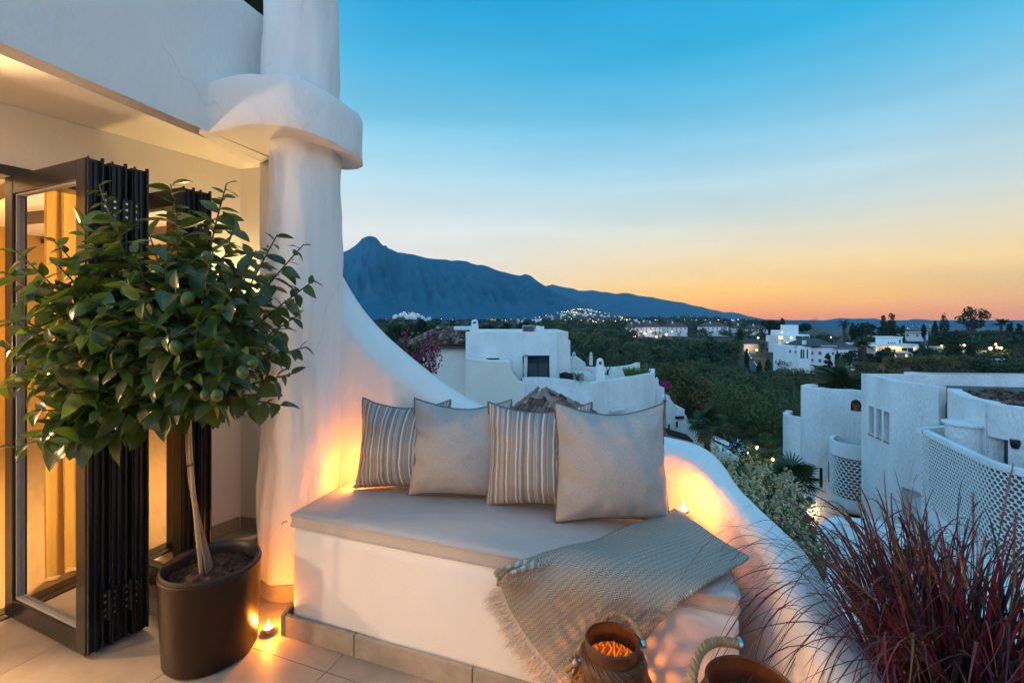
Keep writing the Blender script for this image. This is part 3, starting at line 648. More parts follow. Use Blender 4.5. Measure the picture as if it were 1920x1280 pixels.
def pillow(label, base, w, h, yaw, lean, roll, mt, seed, thick=.14):
    n = 40; S = Vector((seed*3.7, seed*1.3, 0))
    def outl(u, v):
        x = u*(1-.075*(1-v*v)**1.0)+.012*fbm(Vector((v*2.5, u, seed))); y = v*(1-.085*(1-u*u))+.014*fbm(Vector((u*2.5, v, seed+5)))
        if v > 0: y -= .135*(1-abs(u)**1.7)*v*v
        return x*w/2, y*h/2
    def th(u, v, sgn):
        k = ((1-u*u)*(1-v*v))
        t = thick*(k**.56)*(1.14-.24*v)
        rim = max(abs(u), abs(v)); g = max(0, min(1, (rim-.55)/.35))*max(0, 1-rim)**.35
        ang = atan2(v, u)
        wr = .022*g*sin(ang*15+seed*2+3*fbm(Vector((ang*1.5, seed, 0))))*(.4+.6*abs(fbm(Vector((ang*2, seed+2, 0))))*2)
        cr = .009*fbm(Vector((u*2.0, v*2.6, seed)))+.003*fbm(Vector((u*6+v*3, v*5-u*4, seed+1)))
        # pulled folds from the corners
        for cx_, cy_ in ((-1, 1), (1, 1), (-1, -1), (1, -1)):
            du, dv = u-cx_, v-cy_; dist = sqrt(du*du+dv*dv); a2 = atan2(dv, du)
            cr += .0035*max(0, 1-dist/.95)*min(1, dist*3)*sin(a2*9+seed+cx_*2+cy_)
        tf = max(0, (v-.45)/.55)*sin(u*11+seed*3+2.5*fbm(Vector((u*2, seed, 3))))*.013*max(0, 1-u*u)+max(0, (abs(u)-.5)/.5)*sin(v*12+seed*5+u*3)*.011*(1-v*v)
        return t+min(1, k*6)*(cr+wr*.5+tf)
    vs, fs, uv = [], [], []
    for sgn in (-1, 1):
        for i in range(n+1):
            for j in range(n+1):
                u = sin((j/n*2-1)*pi/2)*.35+(j/n*2-1)*.65; v = sin((i/n*2-1)*pi/2)*.35+(i/n*2-1)*.65
                x, z = outl(u, v)
                vs.append((x, sgn*max(0, th(u, v, sgn))*(1 if sgn < 0 else .8), z+h/2)); uv.append((j/n, i/n))
    N1 = (n+1)**2
    for i in range(n):
        for j in range(n):
            q = (i*(n+1)+j, i*(n+1)+j+1, (i+1)*(n+1)+j+1, (i+1)*(n+1)+j); fs.append(q); fs.append(tuple(N1+k for k in q[::-1]))
    m = MB(); m.add(vs, fs); me = m.mesh('pillow', mt, 80)
    ul = me.uv_layers.new(name='UVMap')
    for lp in me.loops: ul.data[lp.index].uv = uv[lp.vertex_index]
    t = thing('pillow', label, 'pillow', base)
    o = bpy.data.objects.new('pillow_cover', me); C.objects.link(o); o.parent = t
    ring = []
    for k in range(160):
        f = k/160*4; sd = int(f); q = (f-sd)*2-1
        u, v = ((q, -1), (1, q), (-q, 1), (-1, -q))[sd]; x, z = outl(u, v); ring.append((x*1.006, 0, (z)*1.006+h/2))
    pm = MB().tube(ring+[ring[0]], .0045, 6, False).mesh('piping', M['piping'], 80)
    p = bpy.data.objects.new('piping', pm); C.objects.link(p); p.parent = t
    t.rotation_euler = (radians(-lean), radians(roll), radians(yaw)); return t
pillow('striped taupe and white pillow at the left end of the bench, against the wall', (-.565, 2.315, .541), .47, .45, -2, 10, 1, M['striped'], 1.0)
pillow('plain taupe pillow second from the left, between the two striped pillows', (-.262, 2.205, .541), .50, .47, -7, 11, 0, M['fabric_plain'], 2.3)
pillow('striped taupe and white pillow between the two plain pillows', (.125, 2.085, .541), .50, .475, -8, 11, -1, M['striped'], 3.1)
pillow('large plain taupe pillow at the right end of the row, in front of a candle', (.428, 1.935, .541), .495, .50, 2, 10, 1, M['fabric_plain'], 4.6)

# ------------------------------------------------------------------ throw blanket
def weave():
    m_, t, b = principled('basket_weave', (.3,.26,.22), .95, spec=.1)
    def mth(op, a, bb=None, c=None):
        n = t.nodes.new('ShaderNodeMath'); n.operation = op
        for i, x in enumerate((a, bb)):
            if x is None: continue
            if isinstance(x, (int, float)): n.inputs[i].default_value = x
            else: t.links.new(x, n.inputs[i])
        return n.outputs[0]
    tcn = t.nodes.new('ShaderNodeTexCoord'); sx = t.nodes.new('ShaderNodeSeparateXYZ'); t.links.new(tcn.outputs['UV'], sx.inputs[0])
    u = mth('MULTIPLY', sx.outputs[0], 84.0); v = mth('MULTIPLY', sx.outputs[1], 84.0)
    par = mth('FLOORED_MODULO', mth('ADD', mth('FLOOR', u), mth('FLOOR', v)), 2.0)
    def lines(x):                                     # three dark bars between pale threads
        f = mth('FRACT', mth('MULTIPLY', x, 3.0)); return mth('GREATER_THAN', f, .36)
    lu, lv = lines(u), lines(v)
    mxv = t.nodes.new('ShaderNodeMix'); t.links.new(par, mxv.inputs[0]); t.links.new(lu, mxv.inputs[2]); t.links.new(lv, mxv.inputs[3])
    mx = t.nodes.new('ShaderNodeMix'); mx.data_type = 'RGBA'; mx.inputs[6].default_value = (.54,.51,.455,1); mx.inputs[7].default_value = (.185,.17,.135,1)
    t.links.new(mxv.outputs[0], mx.inputs[0]); t.links.new(mx.outputs[2], b.inputs['Base Color'])
    bp = t.nodes.new('ShaderNodeBump'); bp.inputs['Strength'].default_value = .25; bp.inputs['Distance'].default_value = .001; bp.invert = True; t.links.new(mxv.outputs[0], bp.inputs['Height']); t.links.new(bp.outputs[0], b.inputs['Normal'])
    return m_
M['weave'] = weave()
fo = Vector((*(a_+nn_*.035), 0)); fn3 = Vector((nn_.x, nn_.y, 0))
def onT(px, py, z=.548): return PZ(px, py, z)
def onH(px, py):
    r = P(px, py, 1.0)-Vector((0, 0, H)); o = Vector((0, 0, H)); t = (fo-o).dot(fn3)/r.dot(fn3); return o+r*t
BL = [[onH(944,1096), onH(957,1135), onH(976,1170), onH(1002,1207), onH(1030,1240), onH(1056,1270), onH(1084,1300)],
      [onT(958,1072,.536), onH(996,1096), onH(1032,1124), onH(1068,1152), onH(1100,1182), onH(1130,1216), onH(1160,1252)],
      [onT(1050,1036), onT(1082,1050), onT(1116,1070,.545), onH(1148,1100), onH(1180,1122), onH(1210,1145), onH(1236,1165)],
      [onT(1155,1002,.552), onT(1188,1017,.56), onT(1220,1035,.56), onT(1250,1056,.555), onT(1276,1075,.55), onT(1300,1095,.545), onH(1308,1112)],
      [onT(1268,956,.565), onT(1292,975,.575), onT(1312,992,.585), onT(1336,1006,.588), onT(1360,1020,.58), onT(1384,1034,.57), onT(1404,1052,.56)]]
rows = catmull([tuple(x for p in r for x in p) for r in BL], 16)
gridp = []
for r in rows:
    pts = [tuple(r[3*k:3*k+3]) for k in range(7)]; gridp.append([Vector(p) for p in catmull(pts, 12)])
nr, ncg = len(gridp), len(gridp[0]); vs = []; uvs = []
for i, r in enumerate(gridp):
    for j, p in enumerate(r):
        s, q = i/(nr-1), j/(ncg-1)
        nrm = Vector((0, 0, 1)) if p.z > .5 else fn3*.8+Vector((0, 0, .2))
        w = .010*fbm(Vector((s*4, q*2.2, 2)))+.006*sin(q*9+s*5+2*fbm(Vector((s*2, q*2, 7))))*(.3+.7*(1-abs(2*q-1)))
        vs.append(p+nrm*(w+.004))
va = np.array([tuple(v) for v in vs]).reshape(nr, ncg, 3)
ds = np.concatenate([np.zeros((1, ncg)), np.linalg.norm(va[1:]-va[:-1], axis=2)]).mean(1).cumsum(); dq = np.concatenate([np.zeros((nr, 1)), np.linalg.norm(va[:, 1:]-va[:, :-1], axis=2)], 1).mean(0).cumsum()
dd3 = Vector((dd.x, dd.y, 0))
def unfold(p): return ((p-fo).dot(dd3), max(0, (p-fo).dot(-fn3))+min(0, p.z-.535))
uvs = [unfold(v) for v in vs]
m = MB(); m.add(vs, [(i*ncg+j, i*ncg+j+1, (i+1)*ncg+j+1, (i+1)*ncg+j) for i in range(nr-1) for j in range(ncg-1)])
bl = thing('throw_blanket', 'grey and cream woven throw with a long fringe hanging over the front of the bench', 'blanket', (.5, 1.7, .54))
me = m.mesh('cloth', M['weave'], 80); ul = me.uv_layers.new(name='UVMap')
for lp in me.loops: ul.data[lp.index].uv = uvs[lp.vertex_index]
o = link('cloth', me, bl); sm = o.modifiers.new('thickness', 'SOLIDIFY'); sm.thickness = .010; sm.offset = 1
# folded-under layer seen along the upper left edge
v2 = []; 
for i in range(nr):
    for j in range(9):
        p = Vector(vs[i*ncg+j]); k = j/8
        off = Vector((-.045*(1-k), .028*(1-k), -.004)) if p.z > .5 else Vector((-.03*(1-k), .0, -.004))+fn3*(-.008)
        v2.append(p+off*(1-.75*i/nr))
m = MB(); m.add(v2, [(i*9+j, i*9+j+1, (i+1)*9+j+1, (i+1)*9+j) for i in range(nr-1) for j in range(8)])
me = m.mesh('folded_layer', M['weave'], 80); ul = me.uv_layers.new(name='UVMap')
for lp in me.loops: ul.data[lp.index].uv = unfold(v2[lp.vertex_index])
o = link('folded_layer', me, bl); sm = o.modifiers.new('thickness', 'SOLIDIFY'); sm.thickness = .004; sm.offset = -1
# fringe: twisted tassels along the hanging edge
tas = []
for k in range(5):
    rr = random.Random(k); m = MB()
    for q in range(4):
        x = (q-1.5)*.0022; pts = []
        for i in range(7):
            t = i/6; pts.append((x*(1+1.6*t)+.010*sin(t*4+k)*t+rr.uniform(-.003, .003)*t, .006*sin(t*5+q+k)*t, -t*(.085+rr.uniform(-.012, .016))))
        m.tube(pts, [.0015, .0016, .0015, .0013, .0011, .0009, .0004], 4)
    tas.append(m.mesh('tassel', M['fringe'], 80))
edge = [Vector(vs[j]) for j in range(ncg)]
cum = [0]
for a, b in zip(edge, edge[1:]): cum.append(cum[-1]+(b-a).length)
nt_ = 84
for k in range(nt_):
    s = cum[-1]*(k+.5)/nt_; i = max(0, min(len(edge)-2, next((q for q in range(len(cum)-1) if cum[q+1] >= s), 0)))
    p = edge[i].lerp(edge[i+1], (s-cum[i])/max(cum[i+1]-cum[i], 1e-6)); tg = (edge[i+1]-edge[i]).normalized()
    dn = fn3.cross(tg)
    if dn.z > 0: dn = -dn
    dn = (dn*.75+Vector((-.25, .0, -.45))).normalized()
    o = link('tassel', tas[k % 5], bl)
    q = (-dn).to_track_quat('Z', 'X'); o.rotation_mode = 'QUATERNION'; o.rotation_quaternion = q
    o.location = p+fn3*.006; o.scale = (1, 1, random.uniform(.8, 1.15))

# ------------------------------------------------------------------ pot and lemon tree
PC = Vector((-1.277, 1.934, 0))
pot = thing('plant_pot', 'tall round bronze brown plant pot standing on the terrace tiles', 'pot', PC)
MB().lathe([(.166, .003), (.172, .012), (.186, .355), (.187, .364), (.184, .368), (.178, .366), (.176, .30)], PC, 72, False).build('pot_shell', M['pot'], pot, smooth=40)
MB().lathe([(.160, .28), (.166, .352), (.168, .376), (.175, .383), (.181, .380), (.182, .369)], PC, 72, False).build('inner_pot_rim', M['pot_rim'], pot, smooth=50)
m = MB(); rows = []
for i in range(12):
    r = .165*i/11+.0005; rows.append([(PC.x+r*cos(2*pi*k/48), PC.y+r*sin(2*pi*k/48), .325+.016*fbm(Vector((r*cos(2*pi*k/48)*22, r*sin(2*pi*k/48)*22, 0)))+.025*(1-r/.165)) for k in range(48)])
m.grid(rows, close_u=True); m.build('soil', M['soil'], pot, smooth=80)
clod = [MB().lathe([(.001, -.006), (.006, -.003), (.007, .001), (.003, .006)], (0,0,0), 6).mesh('soil_clod', M['soil'], 50)]
for k in range(40):
    a = random.uniform(0, 2*pi); r = .155*sqrt(random.random()); o = link('soil_clod', clod[0], pot); o.location = (PC.x+r*cos(a), PC.y+r*sin(a), .336+.02*(1-r/.165)); o.scale = (random.uniform(.5, 1.6),)*3; o.rotation_euler = (random.random()*3, random.random()*3, 0)

def leaf_mesh(Ln, Wd, fold, curl, m_, nm='leaf', nseg=6, wave=.0):
    m = MB(); rows = []
    for i in range(nseg+1):
        t = i/nseg; w = Wd*(sin(pi*min(1, t**.85*1.0))**.75)*(1-.25*t) if 0 < t < 1 else 0.0012
        y = Ln*t; z = -curl*Ln*t*t
        rows.append([(-w, y, z+fold*w+wave*sin(t*9)*w), (-w*.5, y, z+fold*w*.42), (0, y, z), (w*.5, y, z+fold*w*.42), (w, y, z+fold*w-wave*sin(t*8)*w)])
    m.grid(rows); return m.mesh(nm, m_, 85)
lemon = thing('lemon_tree', 'small lemon tree with glossy dark leaves and green fruit growing in the brown pot', 'tree', (PC.x, PC.y, .33))
trunk_pts = [P(392,1062,1.93), P(380,1010,1.93), P(366,950,1.93), P(356,880,1.92), P(352,800,1.90), P(350,745,1.88)]
m = MB(); tp = [Vector(p) for p in catmull([tuple(p) for p in trunk_pts], 6)]
tp[0].z = .335
m.tube(tp, [.0165*(1-.40*min(1, i/8))*(1+.07*fbm(Vector((i*.7, 0, 0)))) for i in range(len(tp))], 10); m.build('trunk', M['bark'], lemon, smooth=70)
stk = [P(378,1075,1.90), P(366,960,1.90), P(358,860,1.89), P(355,780,1.885)]; stk[0].z = .33
stake = MB().tube(catmull([tuple(p) for p in stk], 4), .0078, 8).build('stake', M['stake'], None, smooth=60); tag(stake, 'thin bamboo stake tied beside the lemon tree trunk', 'stake')
MB().tube([P(352,872,1.875), P(362,870,1.872), P(363,874,1.91), P(353,876,1.93), P(352,872,1.875)], .003, 5).build('tie', M['iron'], stake)

tips = [(185,345,1.72),(215,400,1.66),(150,420,1.70),(320,345,1.80),(330,410,1.66),(280,440,1.60),(425,345,1.80),(440,420,1.72),(520,440,1.80),(570,458,1.84),(590,525,1.84),(480,470,1.62),(400,470,1.55),
        (30,470,1.66),(5,510,1.62),(60,540,1.72),(110,500,1.60),(5,650,1.66),(-10,720,1.7),(40,600,1.55),(90,640,1.50),(20,840,1.62),(60,770,1.60),(110,730,1.52),(180,560,1.52),(240,520,1.52),(200,640,1.48),(150,690,1.55),
        (270,620,1.48),(330,540,1.50),(380,600,1.48),(440,560,1.52),(500,530,1.62),(560,590,1.76),(575,650,1.80),(550,700,1.80),(510,640,1.62),(460,650,1.52),(420,700,1.50),(480,740,1.66),(530,760,1.78),(400,760,1.56),
        (340,700,1.50),(280,700,1.52),(230,740,1.56),(180,770,1.58),(300,770,1.62),(120,800,1.62),(360,640,1.75),(300,560,1.86),(460,600,1.95),(400,540,1.92),(330,640,1.95),(500,580,2.0),(430,680,1.98),(540,640,1.95),
        (250,470,1.60),(350,480,1.72),(220,600,1.56),(70,690,1.58),(310,500,1.58),(440,500,1.78),(130,600,1.56),(60,820,1.58),(115,835,1.56),(25,700,1.60),(60,560,1.62),(100,450,1.66),(20,600,1.56),(150,620,1.50),(210,690,1.48),(260,560,1.50),(310,620,1.46),(420,640,1.48),(370,700,1.5),(390,420,1.82)]
LM = [leaf_mesh(1.0, .30, .30, .20, M['leaf']), leaf_mesh(1.0, .32, .18, .40, M['leaf']), leaf_mesh(1.0, .275, .5, .08, M['leaf'], wave=.12), leaf_mesh(1.0, .31, .25, .6, M['leaf'], wave=.1)]
LY = [leaf_mesh(1.0, .24, .35, .2, M['leaf_new'])]
top = Vector(trunk_pts[-1]); br = MB(); leaves = []
rl = random.Random(21)
def blocked(p):                                        # keep clear of doors, wall and column
    v = Vector((p.x, p.y))-Oh; a, b = v.dot(hu), v.dot(hn)
    if a > -.02 and b < .72 and a < 1.0: return True
    if b < .06: return True
    return (Vector((p.x, p.y))-CC.xy).length < .26
for (px, py, d) in tips:
    tip = P(px, py, d)
    st = tp[-1-rl.randrange(0, 6)]
    mid = st.lerp(tip, .5)+Vector((rl.uniform(-.04, .04), rl.uniform(-.06, .03), rl.uniform(.0, .07)))
    k = 14; c = [st*(1-t)**2+mid*2*t*(1-t)+tip*t*t for t in [i/k for i in range(k+1)]]
    Lb = sum((b-a).length for a, b in zip(c, c[1:]))
    br.tube(c, [.0065*(1-.8*i/k)+.0010 for i in range(k+1)], 5)
    nl = max(13, int(Lb*.80/.020)); ph = rl.uniform(0, 6.28)
    for i in range(nl):
        t = .28+.72*(i+.5)/nl; f = t*k; q = min(int(f), k-1); p = c[q].lerp(c[q+1], f-q); tg = (c[q+1]-c[q]).normalized()
        ph += 2.4; a1 = tg.cross(Vector((0, 0, 1))).normalized(); a2 = a1.cross(tg)
        dr = (tg*(.55+.6*(i == nl-1))+(a1*cos(ph)+a2*sin(ph))*.95+Vector((rl.uniform(-.25, .25), rl.uniform(-.25, .25), -.18+rl.uniform(-.35, .15)))).normalized()
        ln = rl.uniform(.070, .135)*(1.0 if t < .85 else .62)*(1.0 if px < 470 else .82)
        if blocked(p) or blocked(p+dr*ln): continue
        leaves.append((p, dr, ln, t))
br.build('branches', M['twig'], lemon, smooth=70)
rl.shuffle(leaves)
def place_leaf(p, dr, ln, t, me):
    z = (Vector((0, -.35, 1))+Vector((rl.uniform(-.9, .9), rl.uniform(-.9, .9), 0)))
    x = dr.cross(z).normalized(); z = x.cross(dr)
    return Matrix((x, dr, z)).transposed().to_4x4(), me
stuffm = []
for i, (p, dr, ln, t) in enumerate(sorted(leaves, key=lambda q: q[0].y)):
    R3, me = place_leaf(p, dr, ln, t, LY[0] if rl.random() < .12 else rl.choice(LM))
    Mx = Matrix.Translation(p) @ R3 @ Matrix.Diagonal((ln, ln, ln, 1))
    if i < 300:
        o = link('leaf', me, lemon); o.matrix_basis = Mx
    else: stuffm.append((Mx, me))
m = MB()
for Mx, me in stuffm: m.add([Mx @ v.co for v in me.vertices], [tuple(q.vertices) for q in me.polygons])
if stuffm: kind(m.build('inner_leaves', M['leaf'], lemon, smooth=85), 'stuff')
print('LEMON LEAVES', len(leaves))
fru = MB().lathe([(.001, -.031), (.010, -.028), (.021, -.016), (.0245, 0), (.021, .016), (.011, .026), (.005, .031), (.001, .034)], (0,0,0), 16).mesh('lemon', M['fruit'], 80)
for (px, py, d) in [(378,662,1.50),(455,697,1.49),(385,740,1.50),(407,741,1.49),(474,680,1.52),(388,482,1.54),(352,560,1.52),(330,652,1.46)]:
    o = link('lemon', fru, lemon); o.location = P(px, py, d); o.rotation_euler = (random.uniform(2.6, 3.6), random.uniform(-.4, .4), 0); s = random.uniform(.62, .82); o.scale = (s, s, s)

# ------------------------------------------------------------------ lanterns
def lantern(label, c, hgt, rmax, rtop, rim_h, e, handle, loc_lab):
    c = Vector(c); t = thing('lantern', label, 'lantern', c)
    zb = hgt-rim_h
    def rad(f): return rtop*1.06+(rmax-rtop*1.06)*(1-f**2.1)**.75 if f > .25 else rmax*(.80+.20*sin(pi/2*f/.25))-(0 if f > .24 else 0)
    rad_ = lambda f: rmax*(.78+.22*sin(pi/2*min(1, f/.35))) if f < .35 else rtop*1.05+(rmax-rtop*1.05)*cos(pi/2*((f-.35)/.65))**.85
    ns = 28; w = .0175*rmax/.14
    for sgn in (1, -1):
        me = None
        for k in range(ns):
            if me is None:
                rows = []
                for i in range(25):
                    f = i/24; r = rad_(f)+(.0022 if sgn > 0 else 0)+.0018*sin(i*pi*1.5+sgn); a = sgn*f*1.55; z = .01+f*(zb-.01)
                    ww = w*.5*(.55+.45*r/rmax)/max(r, .01); row = []
                    for s in (-1, 1): row.append((r*cos(a+s*ww), r*sin(a+s*ww), z))
                    rows.append(row)
                mm = MB(); mm.grid(rows); me = mm.mesh('bamboo_strip', M['lantern_wood'], 70)
            o = link('bamboo_strip', me, t); o.location = c; o.rotation_euler.z = 2*pi*k/ns+(.0 if sgn > 0 else .06)
            sm = o.modifiers.new('t', 'SOLIDIFY'); sm.thickness = .0016
    # collar of woven strip ends round the rim
    rows = []
    for i in range(7):
        f = i/6; r = rtop*(1.03+.26*f+.03*sin(f*pi)); z = zb+.016-.034*f*f*hgt/.45; rows.append([(c.x+(r+.0012*sin(k*1.7+i*.6))*cos(2*pi*k/72+f*.5), c.y+(r+.0012*sin(k*1.7+i*.6))*sin(2*pi*k/72+f*.5), z+.0012*(-1)**k-(.012 if i == 6 and k % 2 else 0)) for k in range(72)])
    MB().grid(rows, close_u=True).build('woven_collar', M['lantern_wood'], t)
    MB().lathe([(rtop-.006, zb-.004), (rtop, zb-.006), (rtop+.001, hgt-.003), (rtop-.002, hgt), (rtop-.005, hgt), (rtop-.0065, hgt-.003)], c, 56, False).build('rim', M['lantern_rim'], t, smooth=40)
    rr_ = c+Vector((0, 0, 0)); MB().lathe([(rtop+.002, zb+.004), (rtop+.007, zb+.008), (rtop+.007, zb+.014), (rtop+.002, zb+.018)], c, 48, False).build('rim_band', M['lantern_rim'], t, smooth=40)
    for k in range(4):
        a = pi/4+k*pi/2+.5; MB().tube([c+Vector(((rad_(f)-.007)*cos(a), (rad_(f)-.007)*sin(a), .01+f*(zb-.01))) for f in [i/10 for i in range(11)]], .004, 6).build('inner_post', M['lantern_rim'], t)
    MB().lathe([(rmax*.80, .002), (rmax*.80, .012)], c, 32).build('base', M['lantern_rim'], t)
    # rope handle
    pts = [Vector(q) for q in catmull([tuple(c+Vector(q)) for q in handle], 10)]
    rp = .0066*rmax/.14
    m = MB()
    for s in range(3):
        sp = []
        for i, p in enumerate(pts):
            tg = (pts[min(i+1, len(pts)-1)]-pts[max(i-1, 0)]).normalized(); a = tg.cross(Vector((.3, .2, 1))).normalized(); b = a.cross(tg); an = i*.75+s*2*pi/3
            sp.append(p+(a*cos(an)+b*sin(an))*rp*.62)
        m.tube(sp, rp*.72, 6)
    m.build('rope_handle', M['rope'], t, smooth=80)
    for e_ in (0, -1):
        i0, i1 = (0, 3) if e_ == 0 else (-1, -4)
        MB().tube([pts[i0]+(pts[i0]-pts[i1])*.15, pts[i1]], rp*1.55, 10).build('metal_ferrule', M['steel'], t, smooth=50)
        MB().tube([pts[i0], Vector((c.x, c.y, pts[i0].z))+(pts[i0]-Vector((c.x, c.y, pts[i0].z)))*.86], .0035, 6).build('pivot', M['steel'], t)
    cnd = thing('pillar_candle', loc_lab, 'candle', c+Vector((0, 0, .0125)))
    MB().lathe([(.034, .0125), (.034, .10), (.030, .102), (.004, .098)], c, 24).build('wax', M['wax'], cnd, smooth=40)
    MB().lathe([(.0008, .100), (.006, .11), (.007, .118), (.003, .135), (.0007, .15)], c, 10).build('flame', M['flame'], cnd, smooth=80)
    plight('candle_light', c+Vector((0, 0, .15)), e, .018, WARM, cnd)
    return t
c1 = PZ(1148, 1196, .47); 
lantern('brown woven bamboo lantern in front of the bench, under the end of the throw', (c1.x, c1.y, 0), .47, .145, .078, .055, LANT, 
        [(-.102, -.012, .415), (-.128, .03, .355), (-.10, .105, .335), (-.035, .125, .40), (.015, .098, .474), (.055, .074, .486), (.080, .036, .478), (.090, -.008, .452)], 'lit candle inside the woven lantern in front of the bench')
c2 = PZ(1409, 1284, .60)
lantern('larger brown woven lantern at the bottom edge of the photo, nearest the red grass', (c2.x, c2.y, 0), .60, .19, .094, .06, LANT*1.1,
        [(-.128, -.07, .50), (-.130, -.03, .545), (-.118, .03, .588), (-.085, .075, .612), (-.045, .102, .620), (-.005, .110, .618), (.03, .110, .612)], 'lit candle inside the larger lantern beside the red grass')

# ------------------------------------------------------------------ tea lights
tea_light('lit tea light on the floor between the brown pot and the bench corner', PZ(503, 1182, .012)*1.0, TEA_F, 1.15)
tea_light('bright tea light on the seat beside the right pillow, against the wall', Vector((.765, 2.03, .541)), TEA_R, 1.1)
tea_light('tea light hidden behind the leftmost striped pillow', Vector((-.80, 2.36, .541)), TEA_L, 1.0)
tea_light('tea light down among the stems of the red grass', Vector((1.035, 1.26, .367)), TEA_G, 1.0)

# ------------------------------------------------------------------ red fountain grass
gr = thing('fountain_grass', 'dark red ornamental grass with arching blades and soft plumes at the right', 'grass plant', (1.13, 1.20, .365))
rg = random.Random(5)
def blade(base, az, reach, hgt, wd, droop, bend=0):
    pts = []; n = 15
    for i in range(n+1):
        t = i/n; r = reach*(t**1.25); z = hgt*(1.55*t-.55*t*t) - droop*max(0, t-.45)**2*2.2
        a = az+bend*t*t; pts.append(base+Vector((r*cos(a), r*sin(a), z)))
    rows = []
    for i, p in enumerate(pts):
        t = i/n; tg = (pts[min(i+1, n)]-pts[max(i-1, 0)]).normalized(); sd = tg.cross(Vector((sin(az*3), .2, 1))).normalized()
        w = wd*(.6+.6*sin(pi*min(1, t*1.1)**.7))*(1-t)**.6+.0003
        up = sd.cross(tg)
        rows.append([p-sd*w, p+up*(-w*.35), p+sd*w])
    return rows, pts
stuff = MB(); stuff2 = MB(); stuff3 = MB(); nb_ = 0
for k in range(780):
    rr = .17*sqrt(rg.random()); an = rg.uniform(0, 2*pi); base = Vector((1.12+rr*cos(an)*.85, 1.13+rr*sin(an)*1.2, .365))
    az = an+rg.uniform(-.7, .7) if rg.random() < .7 else rg.uniform(0, 2*pi)
    up = rg.random()
    reach = rg.uniform(.10, .58)*(1 if up > .3 else .5); hg = rg.uniform(.30, .60)*(1.0 if reach > .25 else 1.12); dr = rg.uniform(.15, .75)*(reach/.35)
    rows, pts = blade(base, az, reach, hg, rg.uniform(.0016, .0050), dr, rg.uniform(-.5, .5))
    if min((p.xy).length for p in pts) < .62: continue
    if k % 3 == 0 and nb_ < 240:
        mm = MB(); mm.grid(rows); mm.build('grass_blade', M[rg.choice(('blade','blade','blade','blade','blade_b','blade_b','blade_b','blade_c'))], gr, smooth=85); nb_ += 1
    else: (stuff if k % 8 < 5 else stuff2 if k % 8 < 7 else stuff3).grid(rows)
for s_, mk in ((stuff, 'blade'), (stuff2, 'blade_b'), (stuff3, 'blade_c')): kind(s_.build('dense_blades', M[mk], gr, smooth=85), 'stuff')
pl_t = [(1825,925,1.30),(1765,1010,1.25),(1900,870,1.35),(1560,1060,1.18),(1660,960,1.35),(1745,1062,1.05),(1800,1040,1.02),(1700,930,1.30),(1850,1000,1.15),(1905,960,1.2),(1625,985,1.3)]
for (px, py, d) in pl_t:
    tip = P(px, py, d); base = Vector((1.16+rg.uniform(-.08, .08), 1.15+rg.uniform(-.08, .08), .365)); mid = base.lerp(tip, .5)+Vector((0, 0, .10))
    c = [base*(1-t)**2+mid*2*t*(1-t)+tip*t*t for t in [i/16 for i in range(17)]]
    m = MB(); m.tube(c[:13], .0013, 5); stem = m.build('plume_stem', M['blade'], gr)
    m = MB(); seg = c[11:]
    for i in range(420):
        f = rg.random()*(len(seg)-1.01); q = int(f); p = seg[q].lerp(seg[q+1], f-q); tg = (seg[q+1]-seg[q]).normalized()
        dv = (Vector((rg.gauss(0, 1), rg.gauss(0, 1), rg.gauss(0, 1))).normalized()+tg*1.1).normalized(); l = rg.uniform(.010, .024)*(1-.4*f/len(seg)); sd = dv.cross(Vector((.3, .5, .8))).normalized()*.0005
        m.add([p-sd, p+sd, p+dv*l], [(0, 1, 2)])
    m.tube(seg, [.0017]*(len(seg)-1)+[.0006], 6); m.build('plume', M['plume'], gr)
# ------------------------------------------------------------------ terrain
TR = [(0,-5),(6,-5.2),(15,-7),(30,-9.2),(45,-11.5),(60,-15),(100,-19),(150,-20.5),(175,-18),(200,-16),(260,-13.5),(320,-11.8),(600,-6),(1500,-3),(3000,2),(12000,10)]
TL_ = [(0,-5),(6,-5.5),(20,-7),(40,-8),(60,-8.5),(100,-8.5),(200,-9),(400,-8),(900,-4),(1500,-2),(3000,2),(12000,10)]
TF = [(0,-5),(6,-5.2),(15,-7),(30,-9.2),(45,-11.5),(60,-15),(100,-19),(150,-20.5),(175,-18),(200,-16),(260,-13.5),(320,-13),(380,-17),(700,-55),(1500,-85),(3000,-92),(5000,-80),(12000,-60)]
def lerp_t(T, d):
    for (a, b), (c, e) in zip(T, T[1:]):
        if d <= c: return b+(e-b)*(d-a)/(c-a)
    return T[-1][1]
def ground(x, y):
    y_ = max(y, 1.0); px = CX+F*x/y_; px = max(-500, min(2600, px)); d = max(y, 0)
    w = min(1, max(0, (px-930)/190)); w = w*w*(3-2*w)
    w2 = min(1, max(0, (px-1400)/90)); w2 = w2*w2*(3-2*w2)
    z = lerp_t(TL_, d)*(1-w)+lerp_t(TR, d)*w*(1-w2)+lerp_t(TF, d)*w*w2
    z += 34*math.exp(-((px-1095)/72)**2-((d-1500)/300)**2)+20*math.exp(-((px-765)/36)**2-((d-1180)/150)**2)
    if d > 55: z += min(1, (d-55)/60)*(1.6*fbm(Vector((x*.02, y*.02, 0)))+.7*fbm(Vector((x*.07, y*.07, 3))))*min(1, 700/d)
    return z
rows = []
for i in range(120):
    row = []
    for k in range(220):
        a = -pi+2*pi*k/220
        a = a*.45+ (a**3)/(pi**2)*.55
        rm = 1500+6300*max(0, min(1, (cos(a)-.1)/.35)); r = 4.0*(rm/4.0)**(i/119); x, y = r*sin(a), r*cos(a); row.append((x, y, ground(x, y) if y > 0 else -5-.004*min(r, 1500)))
    rows.append(row)
m = MB().grid(rows, close_u=True); m.f.append(tuple(range(220)))
